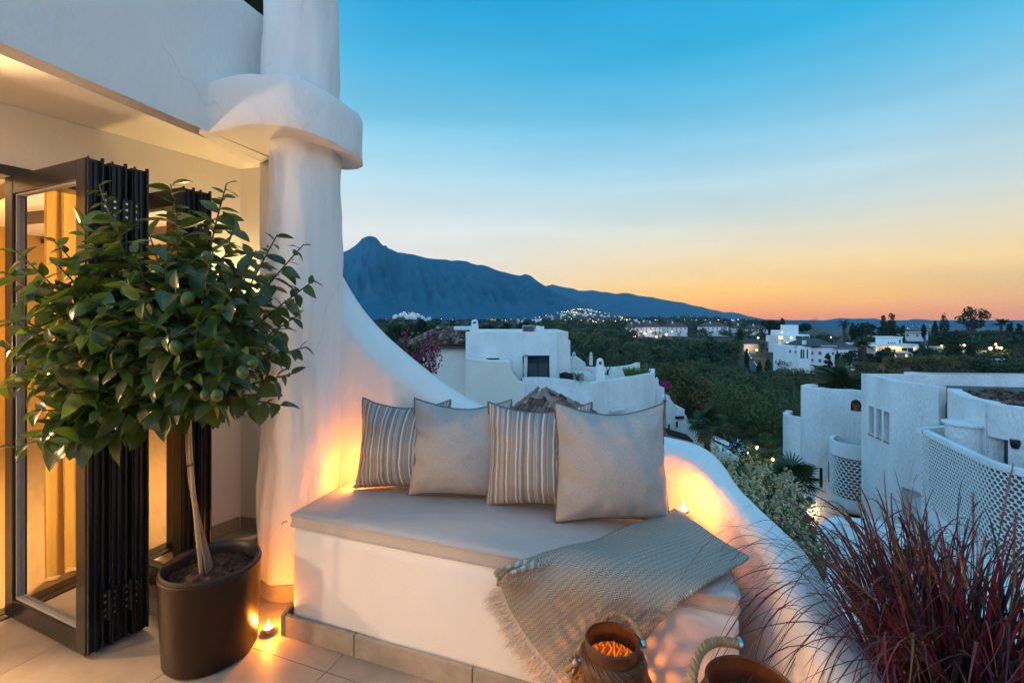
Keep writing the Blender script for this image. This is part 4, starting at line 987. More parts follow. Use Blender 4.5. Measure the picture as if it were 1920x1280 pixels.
M['ground'] = mat('dry_hillside_ground', (.11,.078,.055), .95, spec=.1, col2=(.04,.042,.024), nscale=.035, detail=8)
kind(m.build('ground', M['ground'], None, smooth=80), 'structure')

# ------------------------------------------------------------------ mountains
def interp(T, x):
    if x <= T[0][0]: return T[0][1]
    for (a, b), (c, e) in zip(T, T[1:]):
        if x <= c: return b+(e-b)*(x-a)/(c-a)
    return T[-1][1]
def mountain(name, pts, dr, df, m_, amp, seed, pstep=3):
    rows = []; pxs = np.arange(pts[0][0], pts[-1][0]+1, pstep)
    for i in range(71):
        t = i/70
        row = []
        for px in pxs:
            yr = interp(pts, px)-.7*abs(fbm(Vector((px*.16, seed, 0))))
            zr = (HY-yr)/F*dr+H
            if t <= .8:
                q = t/.8; d = df+(dr-df)*q
                n = fbm(Vector((px*.016, q*2.2, seed)), 5)+.35*fbm(Vector((px*.07+q*2, q*7, seed)), 4); rdg = 1-abs(fbm(Vector((px*.03+q*1.3, q*.9, seed+4)), 4))*2
                z = zr*(q**1.45)*(1+(amp*n+amp*.55*(rdg-.5))*sin(pi*q)**.8)
            else:
                q = (t-.8)/.2; d = dr+900*q; z = zr*(1-q**1.2)
            row.append(((px-CX)/F*d, d, z if t > 0 else -98))
        rows.append(row)
    kind(MB().grid(rows).build(name, m_, None, smooth=85), 'structure')
M['mount'] = mat('haze_blue_scrub', (.008,.080,.135), .95, spec=.05, col2=(.02,.115,.165), nscale=.006, detail=10)  # scrub colour with the blue of distant haze painted in
R1 = [(-500,540),(100,520),(300,505),(450,520),(560,502),(620,482),(638,475),(655,468),(664,462),(672,455),(679,447),(690,442.5),(697,443),(705,445),(711,452),(716,459),(720,461),(724,460),(727,465),(735,468),(745,473),(752,474),(775,477),(800,484),(820,486),(838,487),(845,489),(858,488),(876,490),(884,494),(896,497),(905,496.5),(912,499),(925,504),(935,508),(945,510),(960,514),(975,517),(985,514),(993,516),(1005,525),(1018,534),(1032,541),(1050,551),(1075,562),(1110,576),(1150,588),(1200,598),(1280,604)]
R2 = [(900,590),(960,566),(1000,546),(1025,536),(1036,533),(1046,536),(1060,539),(1075,541),(1085,545),(1100,545),(1112,544),(1125,547),(1140,548),(1155,551),(1170,549),(1185,551),(1200,555),(1222,557),(1240,561),(1262,565),(1280,567),(1300,573),(1315,575),(1330,580),(1345,582),(1358,586),(1372,585),(1388,588),(1400,592),(1420,596),(1440,600),(1470,605),(1520,607)]
R3 = [(1300,600),(1380,602),(1440,599),(1480,600),(1510,603),(1530,602),(1550,600),(1575,596),(1595,597.5),(1625,597),(1640,597),(1660,601),(1690,603),(1712,598),(1735,599),(1760,602),(1790,603),(1830,602),(1870,601),(1900,604),(1960,602),(2100,600),(2300,606)]
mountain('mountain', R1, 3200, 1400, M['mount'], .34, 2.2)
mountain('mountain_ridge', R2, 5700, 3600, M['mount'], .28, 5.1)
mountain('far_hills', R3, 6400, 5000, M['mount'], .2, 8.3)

# ------------------------------------------------------------------ foliage
def quads(Pn, Nn, size, aspect=1.5, seed=0):
    r = np.random.default_rng(seed); n = len(Pn)
    Nn = Nn/np.maximum(np.linalg.norm(Nn, axis=1, keepdims=True), 1e-6)
    t = r.normal(size=(n, 3)); t -= Nn*(t*Nn).sum(1, keepdims=True); t /= np.maximum(np.linalg.norm(t, axis=1, keepdims=True), 1e-6)
    b = np.cross(Nn, t); s = (size*np.ones(n))[:, None]
    V = np.stack([Pn-t*s*aspect*.5, Pn+b*s*.42-t*s*.05, Pn+t*s*aspect*.5, Pn-b*s*.42-t*s*.05], 1).reshape(-1, 3)
    return V, np.arange(4*n).reshape(n, 4)
def blob_pts(blobs, n, seed, up=.25, shell=.6):
    r = np.random.default_rng(seed); w = np.array([b[1][0]*b[1][1]+b[1][0]*b[1][2] for b in blobs]); w = w/w.sum(); Pn, Nn = [], []
    for (c, rad), k in zip(blobs, (w*n).astype(int)+3):
        u = r.normal(size=(k, 3)); u /= np.linalg.norm(u, axis=1, keepdims=True)
        f = (shell+(1-shell)*r.random((k, 1))**.5); Pn.append(np.array(c)+u*np.array(rad)*f); Nn.append(u*.8+r.normal(size=(k, 3))*.55+np.array([0, 0, up]))
    return np.concatenate(Pn), np.concatenate(Nn)
def crown_blobs(c, rx, rz, n, seed, shape='round'):
    r = random.Random(seed); out = [(c, (rx*.62, rx*.62, rz*.62))]
    for k in range(n):
        a = r.uniform(0, 2*pi); e = r.uniform(-.75, 1)
        if shape == 'cone':
            h = r.random(); q = (1-h)*.85+.08; out.append(((c[0]+cos(a)*rx*q*.7, c[1]+sin(a)*rx*q*.7, c[2]-rz+2*rz*h), (rx*(.18+.3*q),)*2+(rz*.20,)))
        else:
            q = sqrt(max(0, 1-e*e))*r.uniform(.55, .85); s = r.uniform(.28, .48)
            out.append(((c[0]+cos(a)*rx*q, c[1]+sin(a)*rx*q, c[2]+rz*e*.72), (rx*s, rx*s, rz*s*.85)))
    return out[1:] if shape == 'cone' else out
tree_n = [0]
def tree(name, label, px, yb, yt, wpx, d, m_, shape='round', nl=500, nb=14, leaf=None, group=None, trunk=.35, cat='tree', asp=1.5):
    tree_n[0] += 1; sd = tree_n[0]*13
    base = P(px, yb, d); topz = H-(yt-HY)/F*d; w = wpx*d/F; hgt = topz-base.z
    gz = ground(base.x, base.y); 
    t = thing(name, label, cat, (base.x, base.y, min(gz, base.z)), group)
    rx = w/2
    if shape == 'cone': c = (base.x, base.y, base.z+hgt*.54); rz = hgt*.46
    else: rz = min(hgt*.5*(1-trunk*.5), hgt*.45) if trunk else hgt*.5; c = (base.x, base.y, topz-rz)
    bl = crown_blobs(c, rx, rz, nb, sd, shape)
    if shape == 'cypress':
        bl = [((c[0]+random.uniform(-.1, .1)*rx, c[1], base.z+hgt*(.08+.88*k/9)), (rx*(sin(pi*(.14+.80*k/9))**.7),)*2+(hgt*.09,)) for k in range(10)]
    if shape == 'umbrella': bl = crown_blobs((c[0], c[1], topz-rz*.45), rx, rz*.4, nb, sd)
    Pn, Nn = blob_pts(bl, nl, sd); lf = leaf or max(.12, d*.0019)
    V, Q = quads(Pn, Nn, lf*np.random.default_rng(sd).uniform(.7, 1.5, len(Pn)), asp, sd)
    link('crown', np_mesh('crown', V, Q, m_), t)
    mm = MB(); lean = random.uniform(-.06, .06)*hgt
    mm.tube([(base.x, base.y, min(gz, base.z)-.4), (base.x+lean*.4, base.y, base.z+hgt*.3), (base.x+lean*.2, base.y, c[2]), (c[0], c[1], c[2]+rz*.6)], [hgt*.032+.03, hgt*.024+.02, hgt*.014+.01, .01], 7)
    if shape == 'round':
        for (bc, br_) in bl[1:6]: mm.tube([(base.x+lean*.3, base.y, c[2]-rz*.8), ((base.x+bc[0])/2, (base.y+bc[1])/2, (c[2]-rz*.5+bc[2])/2), bc], [hgt*.012+.01, hgt*.008+.008, .008], 5)
    mm.build('trunk', M['bark'], t, smooth=70); return t
# frond-based palms
def frond_mesh(kind_, ln, n=16):
    m = MB()
    if kind_ == 'fan':
        pts = [(0, 0, 0), (0, ln*.25, .02*ln), (0, ln*.5, .03*ln)]; m.tube(pts, [.02*ln, .012*ln, .01*ln], 4)
        for k in range(n):
            a = (k/(n-1)-.5)*3.9; l = ln*.55*(1-.12*abs(a)/1.9); w = .030*ln; o = Vector((0, ln*.5, .03*ln)); dv = Vector((sin(a), cos(a), 0)); sd = Vector((cos(a), -sin(a), .3))
            m.grid([[o+dv*l*f-sd*w*g+Vector((0, 0, -.28*l*f*f)), o+dv*l*f+sd*w*g+Vector((0, 0, -.28*l*f*f))] for f, g in ((.05, .4), (.45, 1), (.75, .75), (1, .05))])
    else:
        q = [Vector((0, ln*t, ln*(.45*t-.75*t*t))) for t in [i/8 for i in range(9)]]; m.tube(q, [.012*ln*(1-.8*i/8) for i in range(9)], 4)
        for k in range(n):
            t = .15+.85*k/n; p = Vector((0, ln*t, ln*(.45*t-.75*t*t))); l = ln*.30*sin(pi*(.2+.75*t)); 
            for s in (-1, 1):
                dv = Vector((s*.75, .6, -.15)).normalized(); sd = Vector((0, .014*ln, .008*ln))
                m.add([p-sd, p+sd, p+dv*l*.6+sd*.9+Vector((0, 0, -.05*l)), p+dv*l+Vector((0, 0, -.22*l)), p+dv*l*.6-sd*.9+Vector((0, 0, -.05*l))], [(0, 1, 2, 3, 4)])
    return m
FAN = frond_mesh('fan', 1.0).mesh('palm_frond', M['palm'], 60); FAND = frond_mesh('fan', 1.0).mesh('palm_frond', M['palm_dry'], 60)
PIN = frond_mesh('pin', 1.0, 20).mesh('palm_frond', M['palm'], 60)
def palm(label, px, yc, d, ln, yb, kind_='fan', n=26, dry=7, group=None, zb=None):
    c = P(px, yc, d); gz = zb if zb is not None else min(ground(c.x, c.y), P(px, yb, d).z)
    t = thing('palm_tree', label, 'palm tree', (c.x, c.y, gz), group); r = random.Random(int(px*7+yc))
    th = .11*ln+.05
    mm = MB().lathe([(th*(1.15 if i % 2 else .95)*(1.15-.15*i/12), gz-.3+(c.z-.15*ln-gz+.3)*i/14) for i in range(15)], (c.x, c.y, 0), 10); mm.build('trunk', M['palm_trunk'], t, smooth=60)
    for k in range(n+dry):
        isd = k >= n; el = r.uniform(-.35, 1.25) if not isd else r.uniform(-1.25, -.6)
        az = k*2.4+r.uniform(-.2, .2); o = link('palm_frond', (FAND if isd else FAN) if kind_ == 'fan' else PIN, t)
        o.location = c+Vector((0, 0, -.12*ln if isd else 0)); o.rotation_euler = (el, r.uniform(-.3, .3), az); s = ln*r.uniform(.8, 1.08); o.scale = (s, s, s)
    return t

# ------------------------------------------------------------------ forest on the valley slopes (one uncountable mass)
SKIP = []                                                # (px0,px1,d0,d1,ylim): keep sight lines to houses and road open
def forest(name, n, dlo, dhi, pxlo, pxhi, rad, ylim, nl, seed, m_, leafk=.26, dens=None):
    r = random.Random(seed); g = np.random.default_rng(seed); B3 = [[[], [], 0] for _ in range(3)]
    for k in range(n):
        d = dlo*(dhi/dlo)**(r.random()); px = r.uniform(pxlo, pxhi); x = (px-CX)/F*d; z = ground(x, d)
        R_ = r.uniform(*rad)*(.65+.75*r.random()**2); hh = R_*r.uniform(1.0, 2.3); yt = HY+(H-(z+hh))*F/d
        lim = ylim(px, d)
        if yt < lim: continue
        if dens is not None and fbm(Vector((x*.03, d*.03, 7)))+.25 < dens*r.random(): continue
        if any(a < px < b and d0 < d < d1 for a, b, d0, d1 in SKIP): continue
        bl = crown_blobs((x, d, z+hh*.55), R_, hh*.5, 5, k*7+seed)
        Pn, Nn = blob_pts(bl, nl, k+seed, .35, .72)
        V, Q = quads(Pn, Nn, R_*leafk*g.uniform(.6, 1.4, len(Pn)), 1.4, k)
        s_ = fbm(Vector((x*.016, d*.016, 4)))+r.uniform(-.35, .35); b3 = B3[0 if abs(s_) < .16 else (1 if s_ < 0 else 2)]; b3[0].append(V); b3[1].append(Q+b3[2]); b3[2] += len(V)
    for b3, mk in zip(B3, (m_, M['fol_forest_b'], M['fol_forest_c'])):
        if b3[0]: kind(link(name, np_mesh(name, np.concatenate(b3[0]), np.concatenate(b3[1]), mk)), 'stuff')
def ylim(px, d):
    if px < 900: return 603 if d > 120 else 610
    if px < 1190: return 612 if d < 250 else (606 if d < 480 else 603)
    if px < 1380: return 631 if d < 342 else 603
    if px < 1460: return 690 if d < 230 else (622 if d < 300 else 606)
    if px < 1740: return 690 if d < 165 else (668 if d < 190 else (640 if d < 260 else 614))
    return 662 if d < 150 else 618
SKIP += [(1390,1436,165,320), (1188,1348,0,80), (1035,1175,1150,1500), (732,800,1000,1180)]
forest('forest', 420, 56, 115, 1040, 1960, (1.8, 3.6), ylim, 950, 3, M['fol_forest'], .07)
forest('forest', 620, 105, 200, 1020, 1980, (2.4, 4.6), ylim, 340, 13, M['fol_forest'], .12)
forest('forest', 1500, 190, 700, 980, 1500, (2.6, 5.0), ylim, 70, 4, M['fol_forest'], .26)
forest('forest', 420, 180, 340, 1450, 1990, (2.4, 4.6), ylim, 110, 14, M['fol_forest'], .22)
forest('forest', 420, 48, 130, 640, 1060, (1.8, 3.4), ylim, 400, 5, M['fol_forest'], .10)
forest('forest', 800, 130, 700, 620, 1080, (2.4, 4.8), ylim, 80, 15, M['fol_forest'], .26)
forest('far_wood', 1500, 650, 2200, 560, 1440, (5, 10), lambda px, d: 597, 26, 6, M['fol_forest'], .45)
forest('far_wood', 700, 1500, 2600, 600, 1350, (8, 14), lambda px, d: 592, 22, 9, M['fol_forest'], .5)
# ------------------------------------------------------------------ building helpers
def s_at_px(path, px):
    cum = 0; k = (px-CX)/F
    for a, b in zip(path, path[1:]):
        a, b = Vector(a), Vector(b); fa, fb = a.x-k*a.y, b.x-k*b.y; l = (b-a).length
        if fa*fb <= 0 and fa != fb: return cum+l*fa/(fa-fb), (a.lerp(b, fa/(fa-fb))).y
        cum += l
    return None
def zpx(py, d): return H-(py-HY)/F*d
def window_in(par, path, side, s0, s1, za, zb, depth, at, mt='dark_glass', frame=True, mull=0):
    """glass pane and frame set back in an opening cut by wall_strip"""
    p, n = at(s0+.001); q, n2 = at(s1-.001); nn = (n+n2).normalized(); p = p+nn*depth; q = q+nn*depth
    m = MB(); m.add([(p.x, p.y, za), (q.x, q.y, za), (q.x, q.y, zb), (p.x, p.y, zb)], [(0,1,2,3)]); w = m.build('window', M[mt], par)
    if frame:
        t = (q-p).normalized(); f = .05; m = MB(); o = -nn*.02
        for a, b, z0, z1 in [(p, p+t*f, za, zb), (q-t*f, q, za, zb), (p+t*f, q-t*f, za, za+f), (p+t*f, q-t*f, zb-f, zb)]+[(p.lerp(q, (k+1)/(mull+1))-t*f/2, p.lerp(q, (k+1)/(mull+1))+t*f/2, za+f, zb-f) for k in range(mull)]:
            m.slab([(a.x+o.x, a.y+o.y, z0), (b.x+o.x, b.y+o.y, z0), (b.x+o.x, b.y+o.y, z1), (a.x+o.x, a.y+o.y, z1)], (nn.x*.018, nn.y*.018, 0))
        m.build('window_frame', M['frame_dark'], w)
    return w
def chimney(par, x, y, z0, z1, w, nm='chimney', label=None):
    m = MB(); h = z1-z0; ow = w*.3
    rows = []
    for (f, k) in ((0, 1), (.55, .88), (.70, .84)): rows.append([(x+sx*w*k/2, y+sy*w*k/2, z0+h*f) for sx, sy in ((-1,-1),(1,-1),(1,1),(-1,1))])
    m.grid(rows, close_u=True); m.f.append(tuple(range(8, 12)))
    for sx in (-1, 1): m.box((x+sx*w*.29, y, z0+h*.775), (w*.2, w*.78, h*.15))
    m.lathe([(w*.40, z0+h*.85), (w*.42, z0+h*.87), (w*.36, z0+h*.94), (w*.2, z0+h*.985), (.001, z0+h)], (x, y, 0), 14)
    return m.build(nm, M['plaster_far'], par, smooth=45)
TILE_V = []
for v in range(3):
    mm = MB(); rows = []
    for i in range(4):
        t = i/3; r = .5+.10*t
        rows.append([(r*cos(a), t, .85*r*sin(a)+.10*t) for a in [pi*k/6 for k in range(7)]])
    mm.grid(rows); mm.f.append(tuple(range(3*7, 4*7))[::-1])
    TILE_V.append(mm.mesh('roof_tile', M['roof_tile'] if v < 2 else M['roof_tile_pale'], 50))
tile_i = [0]
def tile_slope(par, apexes, eaves, tw=.20, tl=.34, seed=1, limit=300):
    """barrel tiles on the plane quad/triangle apexes (1 or 2 points) / eaves (2 points)"""
    r = random.Random(seed); e0, e1_ = Vector(eaves[0]), Vector(eaves[1]); ex = (e1_-e0).normalized(); W_ = (e1_-e0).length
    a0 = Vector(apexes[0]); a1 = Vector(apexes[-1]); dn = (e0-a0); dn = -(dn-ex*dn.dot(ex)); Ls = dn.length; upv = dn.normalized(); nrm = ex.cross(upv).normalized()
    if nrm.z < 0: nrm = -nrm
    u0, u1 = (a0-e0).dot(ex), (a1-e0).dot(ex)
    ncol = int(W_/tw); nrow = int(Ls/(tl*.82))+1
    for j in range(nrow):
        v = j*tl*.82
        for i in range(ncol):
            u = (i+.5)*W_/ncol; f = min(1, (v+tl*.4)/Ls)
            if u < u0*f or u > W_+(u1-W_)*f or v > Ls-tl*.3: continue
            tile_i[0] += 1
            o = link('roof_tile', TILE_V[r.choice((0,0,1,1,2))], par)
            p = e0+ex*u+upv*(v+tl)+nrm*(.015+r.uniform(0, .012))
            yv = -upv+nrm*r.uniform(-.02, .02); yv.normalize(); xv = yv.cross(nrm).normalized()
            o.matrix_basis = Matrix.Translation(p) @ Matrix((xv, yv, xv.cross(yv))).transposed().to_4x4() @ Matrix.Diagonal((tw*1.02, tl, tw, 1)) @ Matrix.Rotation(r.uniform(-.03, .03), 4, 'Z')
def ridge_tiles(par, a, b, tw=.24, tl=.36, seed=3):
    r = random.Random(seed); a, b = Vector(a), Vector(b); n = int((b-a).length/(tl*.85)); dv = (b-a).normalized()
    xv = dv.cross(Vector((0, 0, 1))).normalized(); zv = xv.cross(dv)
    for k in range(n):
        o = link('ridge_tile', TILE_V[2 if r.random() < .75 else 0], par)
        o.matrix_basis = Matrix.Translation(a+dv*k*tl*.85+zv*.05) @ Matrix((xv, dv, zv)).transposed().to_4x4() @ Matrix.Diagonal((tw, tl, tw*1.1, 1))

# ------------------------------------------------------------------ neighbouring white house (left middle)
A = thing('white_house', 'white flat-roofed house with dark sliding window below the terrace, behind the pillows', 'house', (0, 19, -8))
xa = lambda px, d: (px-CX)/F*d
x0, x1 = xa(873, 18), xa(1043, 18); zt = zpx(622, 18)
path = [(x0, 18), (x1, 18)]; sw0 = xa(988, 18)-x0; sw1 = xa(1031, 18)-x0; sm0 = xa(912, 18)-x0; sm1 = xa(936, 18)-x0
hA = [(sw0, sw1, zpx(716, 18), zpx(666, 18)), (sm0, sm1, zpx(679, 18), zpx(671, 18))]
m = MB(); at = wall_strip(m, path, -8, zt, .30, hA, side=1); m.build('front_wall', M['plaster_far'], A, bevel=.02)
window_in(A, path, 1, *hA[0], .24, at, mull=1); window_in(A, path, 1, *hA[1], .2, at)
m = MB().box(((x0+x1)/2+.3, 21.2, (zt-.35-8)/2), (x1-x0+.6, 5.7, zt-.35+8)); m.build('house_body', M['plaster_far'], A)
m = MB().box((xa(1002, 18.2)-0, 18.62, -.55), (.42, .02, 1.5)); m.build('curtain_panel', M['linen'], A)
m = MB(); wall_strip(m, [(x1+.005, 18.0), (x1+.55, 18.6), (x1+.6, 24.0), (x0, 24.0)], -8, zt-.01, .2, side=1); m.build('side_wall', M['plaster_far'], A)
# left wing and tiled roof
m = MB(); xl0 = xa(770, 18.6); xl1 = x0+.02
m.box(((xl0+xl1)/2+.25, 21.3, (zpx(645, 18.6)-8)/2), (xl1-xl0-.5, 5.4, zpx(645, 18.6)+8)); m.build('wing_wall', M['plaster_cream'], A)
ez = zpx(646, 18.4); rz_ = zpx(616, 20.5)
E0, E1 = Vector((xl0-.05, 18.35, ez)), Vector((xl1-.05, 18.35, ez)); A0, A1 = Vector((xa(826, 20.6), 20.6, rz_)), Vector((xl1-.05, 20.6, rz_)); EB = Vector((xl0-.05, 23, ez))
rf = MB().add([E0-Vector((0,0,.08)), E1-Vector((0,0,.08)), A1-Vector((0,0,.08)), A0-Vector((0,0,.08)), EB-Vector((0,0,.08)), E0-Vector((0,0,.16)), E1-Vector((0,0,.16)), EB-Vector((0,0,.16))], [(0,1,2,3), (0,3,4), (5,6,1,0), (5,0,4,7)]).build('tiled_roof', M['far_roof'], A)
tile_slope(rf, [A0, A1], [E0, E1], .15, .33, 5); tile_slope(rf, [A0], [EB, E0], .26, .44, 6); ridge_tiles(rf, E0, A0, .17, .3)
m = MB().box((xa(866, 20), 20.9, (zpx(612, 20)-2)/2), (.75, 1.6, zpx(612, 20)+2)); m.build('roof_turret', M['plaster_far'], A, bevel=.03)
chimney(A, xa(890, 19.5), 19.5, zpx(625, 19.5), zpx(599, 19.5), .33)
# lower front block with sloping top, curved link wall
d1 = 15.6; pts = [P(873, 671, d1), P(957, 679, d1), P(958, 690, d1), P(962, 703, d1), P(972, 714, d1), P(985, 718, d1), P(985, 900, d1), P(873, 900, d1)]
MB().slab(pts[::-1], (0, .3, 0)).build('stepped_wall', M['plaster_cream'], A, bevel=.03)
m = MB().box((xa(915, d1), d1+1.25, (zpx(679, d1)-8.2)/2), (xa(955, d1)-xa(874, d1), 1.9, zpx(679, d1)+8)); m.build('stair_block', M['plaster_far'], A)
# drain pipe, roof units
m = MB(); m.tube([P(981, 712, 17.93), P(981, 668, 17.93), P(983, 666, 17.93), P(989, 666, 17.93)], .035, 8); m.build('drain_pipe', M['grey_metal'], A, smooth=60)
ac = thing('air_unit', 'grey box-shaped cooling unit on the flat roof of the white house', 'air conditioner', P(991, 624, 19.6))
MB().box(P(991, 617, 19.8), (.52, .5, .34)).build('casing', M['grey_metal'], ac, bevel=.01); m = MB()
for k in range(6): m.box(P(991, 612.5+k*1.8, 19.53), (.44, .02, .018))
m.build('louvre', M['frame_dark'], ac)
du = thing('roof_duct', 'round white ventilation duct beside the grey roof unit', 'duct', P(1011, 624, 19.6))
m = MB(); m.tube([P(1004, 616, 19.7), P(1011, 617, 19.7), P(1014, 622, 19.7)], [.15, .15, .13], 14); m.build('duct_pipe', M['plaster_far'], du, smooth=60); MB().box(P(1016, 618, 19.9), (.18, .3, .3)).build('casing', M['far_white'], du)
# round terrace
zt2 = zpx(718, 14.4); pth = [(xa(985, 15.6), 15.6), (xa(1010, 15.8), 15.75), (xa(1050, 15.3), 15.3), (xa(1094, 14.55), 14.55), (xa(1108, 14.4), 14.42), (xa(1125, 14.6), 14.65), (xa(1170, 15.6), 15.6), (xa(1222, 16.9), 16.9), (xa(1240, 17.8), 18.6)]
pth = catmull(pth, 4); sA = s_at_px(pth, 1152); 
hT = [(sA[0]-.12, sA[0]+.12, zpx(784, 15.2), zpx(778, 15.2))]
m = MB(); at = wall_strip(m, pth, -9, zt2, .22, hT, side=1, wob=.03); m.build('terrace_parapet', M['plaster_far'], A)
window_in(A, pth, 1, *hT[0], .15, at)
MB().prism([(p[0], p[1]+.1) for p in pth]+[(3.2, 22.5), (x1, 22.5), (x1, 18.7), (xa(985, 15.6), 16.2)], zt2-1.0, zt2-.75).build('terrace_floor', M['tile'], A)
m = MB(); m.slab([P(1143, 771, 15.0), P(1146, 767, 15.0), P(1172, 761, 15.5), P(1174, 765, 15.55)], (.05, -.22, 0)); m.build('ledge', M['plaster_far'], A, bevel=.02)
ch = chimney(A, xa(1125, 15.4), 15.4, zpx(713, 15.4), zpx(671, 15.4), .27)
# terraces behind
m = MB(); pb = catmull([(xa(1062, 20), 20), (xa(1110, 19.7), 19.6), (xa(1150, 19.6), 19.5), (xa(1185, 20.3), 20.3), (xa(1200, 21.6), 21.6)], 4)
wall_strip(m, pb, -6, zpx(686, 20), .2, side=1); m.build('rear_parapet', M['plaster_far'], A)
MB().slab([P(1046, 716, 18.9), P(1046, 700, 18.9), P(1062, 696, 18.9), P(1100, 697, 18.9), P(1114, 702, 18.9), P(1114, 716, 18.9)][::-1], (0, .25, 0)).build('low_wall', M['plaster_far'], A)
MB().slab([P(1066, 690, 22), P(1066, 672, 22), P(1086, 671, 22), P(1098, 680, 22), P(1098, 690, 22)][::-1], (0, 1.2, 0)).build('stair_wall', M['plaster_far'], A)
chimney(A, xa(1076, 21.5), 21.5, zpx(690, 21.5), zpx(659.5, 21.5), .19); chimney(A, xa(1108, 24), 24, zpx(684, 24), zpx(660, 24), .17)
bq = thing('barbecue', 'black covered barbecue with dark cloths on the neighbour terrace', 'barbecue', P(1068, 716, 18.2))
m = MB(); m.lathe([(.03, -.5), (.22, -.42), (.28, -.2), (.28, -.1), (.2, .05), (.05, .1)], P(1060, 702, 18.3), 14); m.build('kettle', M['cloth_dark'], bq, smooth=50); MB().box(P(1084, 707, 18.3), (.42, .3, .3)).build('side_box', M['grey_metal'], bq)
ln = thing('laundry', 'dark clothes hanging over the neighbour terrace wall', 'laundry', P(1050, 706, 17.6))
for k, (px, w) in enumerate(((1049, .14), (1055, .10), (1068, .2))):
    m = MB(); m.grid([[P(px+j*w*10, 698+i*5+2*((j+k) % 2), 17.6+.05*sin(j*2+i)) for j in range(4)] for i in range(4)]); m.build('cloth', M['cloth_dark'], ln, smooth=80)
# small tiled house behind
Bh = thing('small_house', 'small white house with a brown tiled roof at the right of the sliding window house', 'house', (xa(1052, 26), 26, -8))
MB().box((xa(1052, 26), 27.0, (zpx(660, 26)-8)/2), (.75, 2, zpx(660, 26)+8)).build('wall', M['plaster_old'], Bh)
MB().add([P(1043, 661, 25.7), P(1067, 662, 25.7), P(1053, 650, 27), P(1041, 649, 27)], [(0,1,2,3)]).build('roof', M['roof_tile'], Bh)
MB().box((xa(1049, 27.5), 28.2, (zpx(645, 27)-8)/2), (.6, 2, zpx(645, 27)+8)).build('upper_wall', M['plaster_old'], Bh)
MB().slab([P(1040, 647, 26.8), P(1061, 647, 26.8), P(1061, 643, 26.8), P(1040, 641, 26.8)], (0, 1.5, .1)).build('roof', M['roof_tile'], Bh)
for px in (1050, 1056): 
    w = MB().slab([P(px-2, 672, 25.93), P(px+2, 672, 25.93), P(px+2, 666, 25.93), P(px-2, 666, 25.93)], (0, .05, 0)).build('window', M['dark_glass'], Bh)
# tiled pyramid roof in front
T = thing('roof_tower', 'square white tower with a brown barrel-tiled pyramid roof, just above the pillows', 'tower', (.8, 12, -6))
ap = P(1015, 731, 12.1); cF = P(1064, 801, 10.7); zE = cF.z; cL = Vector((xa(953, 12.0), 12.0, zE)); cR = Vector((xa(1118, 11.9), 11.9, zE)); cB = Vector((.45, 13.5, zE))
dr = MB().add([ap-Vector((0,0,.05)), cL, cF, cR, cB], [(0,1,2), (0,2,3), (0,3,4), (0,4,1), (4,3,2,1)]).build('pyramid_roof', M['far_roof'], T)
tile_slope(dr, [ap], [cL, cF], .13, .25, 11); tile_slope(dr, [ap], [cF, cR], .13, .25, 12)
ridge_tiles(dr, cF, ap, .14, .25, 1); ridge_tiles(dr, cR, ap, .14, .25, 2); ridge_tiles(dr, cL, ap, .14, .25, 3)
q = [cL.lerp(cR, .08)+Vector((0,0,0)), cF.lerp(cB, .08), cR.lerp(cL, .08), cB.lerp(cF, .08)]
MB().prism([(v.x, v.y) for v in q], -7, zE-.02).build('wall', M['plaster_far'], T)
# stepped white houses to the right
S = thing('stepped_house', 'white stepped house with scalloped gables behind the right pillow', 'house', (xa(1270, 22), 22, -9))
d2 = 19.0
pts = [P(1222, 900, d2), P(1222, 712, d2), P(1229, 716, d2), P(1229, 712, d2), P(1234, 712, d2), P(1234, 722, d2), P(1246, 727, d2), P(1246, 738, d2), P(1240, 740, d2), P(1240, 900, d2)]
MB().slab(pts, (0, 3.0, 0)).build('tall_wall', M['plaster_far'], S, bevel=.02)
MB().slab([P(1219.5, 778, d2-.06), P(1225, 778, d2-.06), P(1225, 748, d2-.06), P(1219.5, 749, d2-.06)], (0, .055, 0)).build('window', M['dark_glass'], S)
chimney(S, xa(1231.5, 19.4), 19.4, zpx(722, 19.4), zpx(707, 19.4), .12)
d3 = 22.0
pts = [P(1236, 920, d3), P(1240, 744, d3), P(1252, 743, d3), P(1253, 741, d3), P(1255.5, 742, d3), P(1256, 746, d3), P(1259, 750, d3), P(1264, 757, d3), P(1270, 762, d3), P(1277, 765, d3), P(1283.5, 767, d3), P(1284, 778, d3), P(1287, 779, d3), P(1288.5, 786, d3), P(1293, 789, d3), P(1295, 788, d3), P(1297, 794, d3), P(1303, 797, d3), P(1310, 801, d3), P(1310, 920, d3)]
MB().slab(pts, (0, 4, 0)).build('scalloped_wall', M['plaster_far'], S, bevel=.02)
for (a, b, c, e) in ((1244, 1249, 750, 754), (1266.5, 1283, 780, 785.5), (1253, 1256, 795, 806), (1268, 1271, 790, 801)):
    MB().slab([P(a, e, d3-.05), P(b, e, d3-.05), P(b, c, d3-.05), P(a, c, d3-.05)], (0, .045, 0)).build('window', M['dark_glass'], S)
MB().slab([P(1254, 812, 21.2), P(1300, 826, 21.2), P(1300, 829, 21.2), P(1254, 815, 21.2)], (0, .8, .1)).build('roof_edge', M['roof_tile'], S)
Lw = thing('low_white_house', 'low white house with a small arched opening beside the palm, beyond the curved wall', 'house', (xa(1355, 24), 24, -9))
d4 = 24.0
pts = [P(1300, 930, d4), P(1300, 812, d4), P(1325, 822, d4), P(1348, 836, d4), P(1352, 846, d4), P(1368, 850, d4), P(1371, 846, d4), P(1374, 851, d4), P(1378, 856, d4), P(1386, 857, d4), P(1386, 930, d4)]
MB().slab(pts, (0, 3, 0)).build('wall', M['plaster_far'], Lw, bevel=.02)
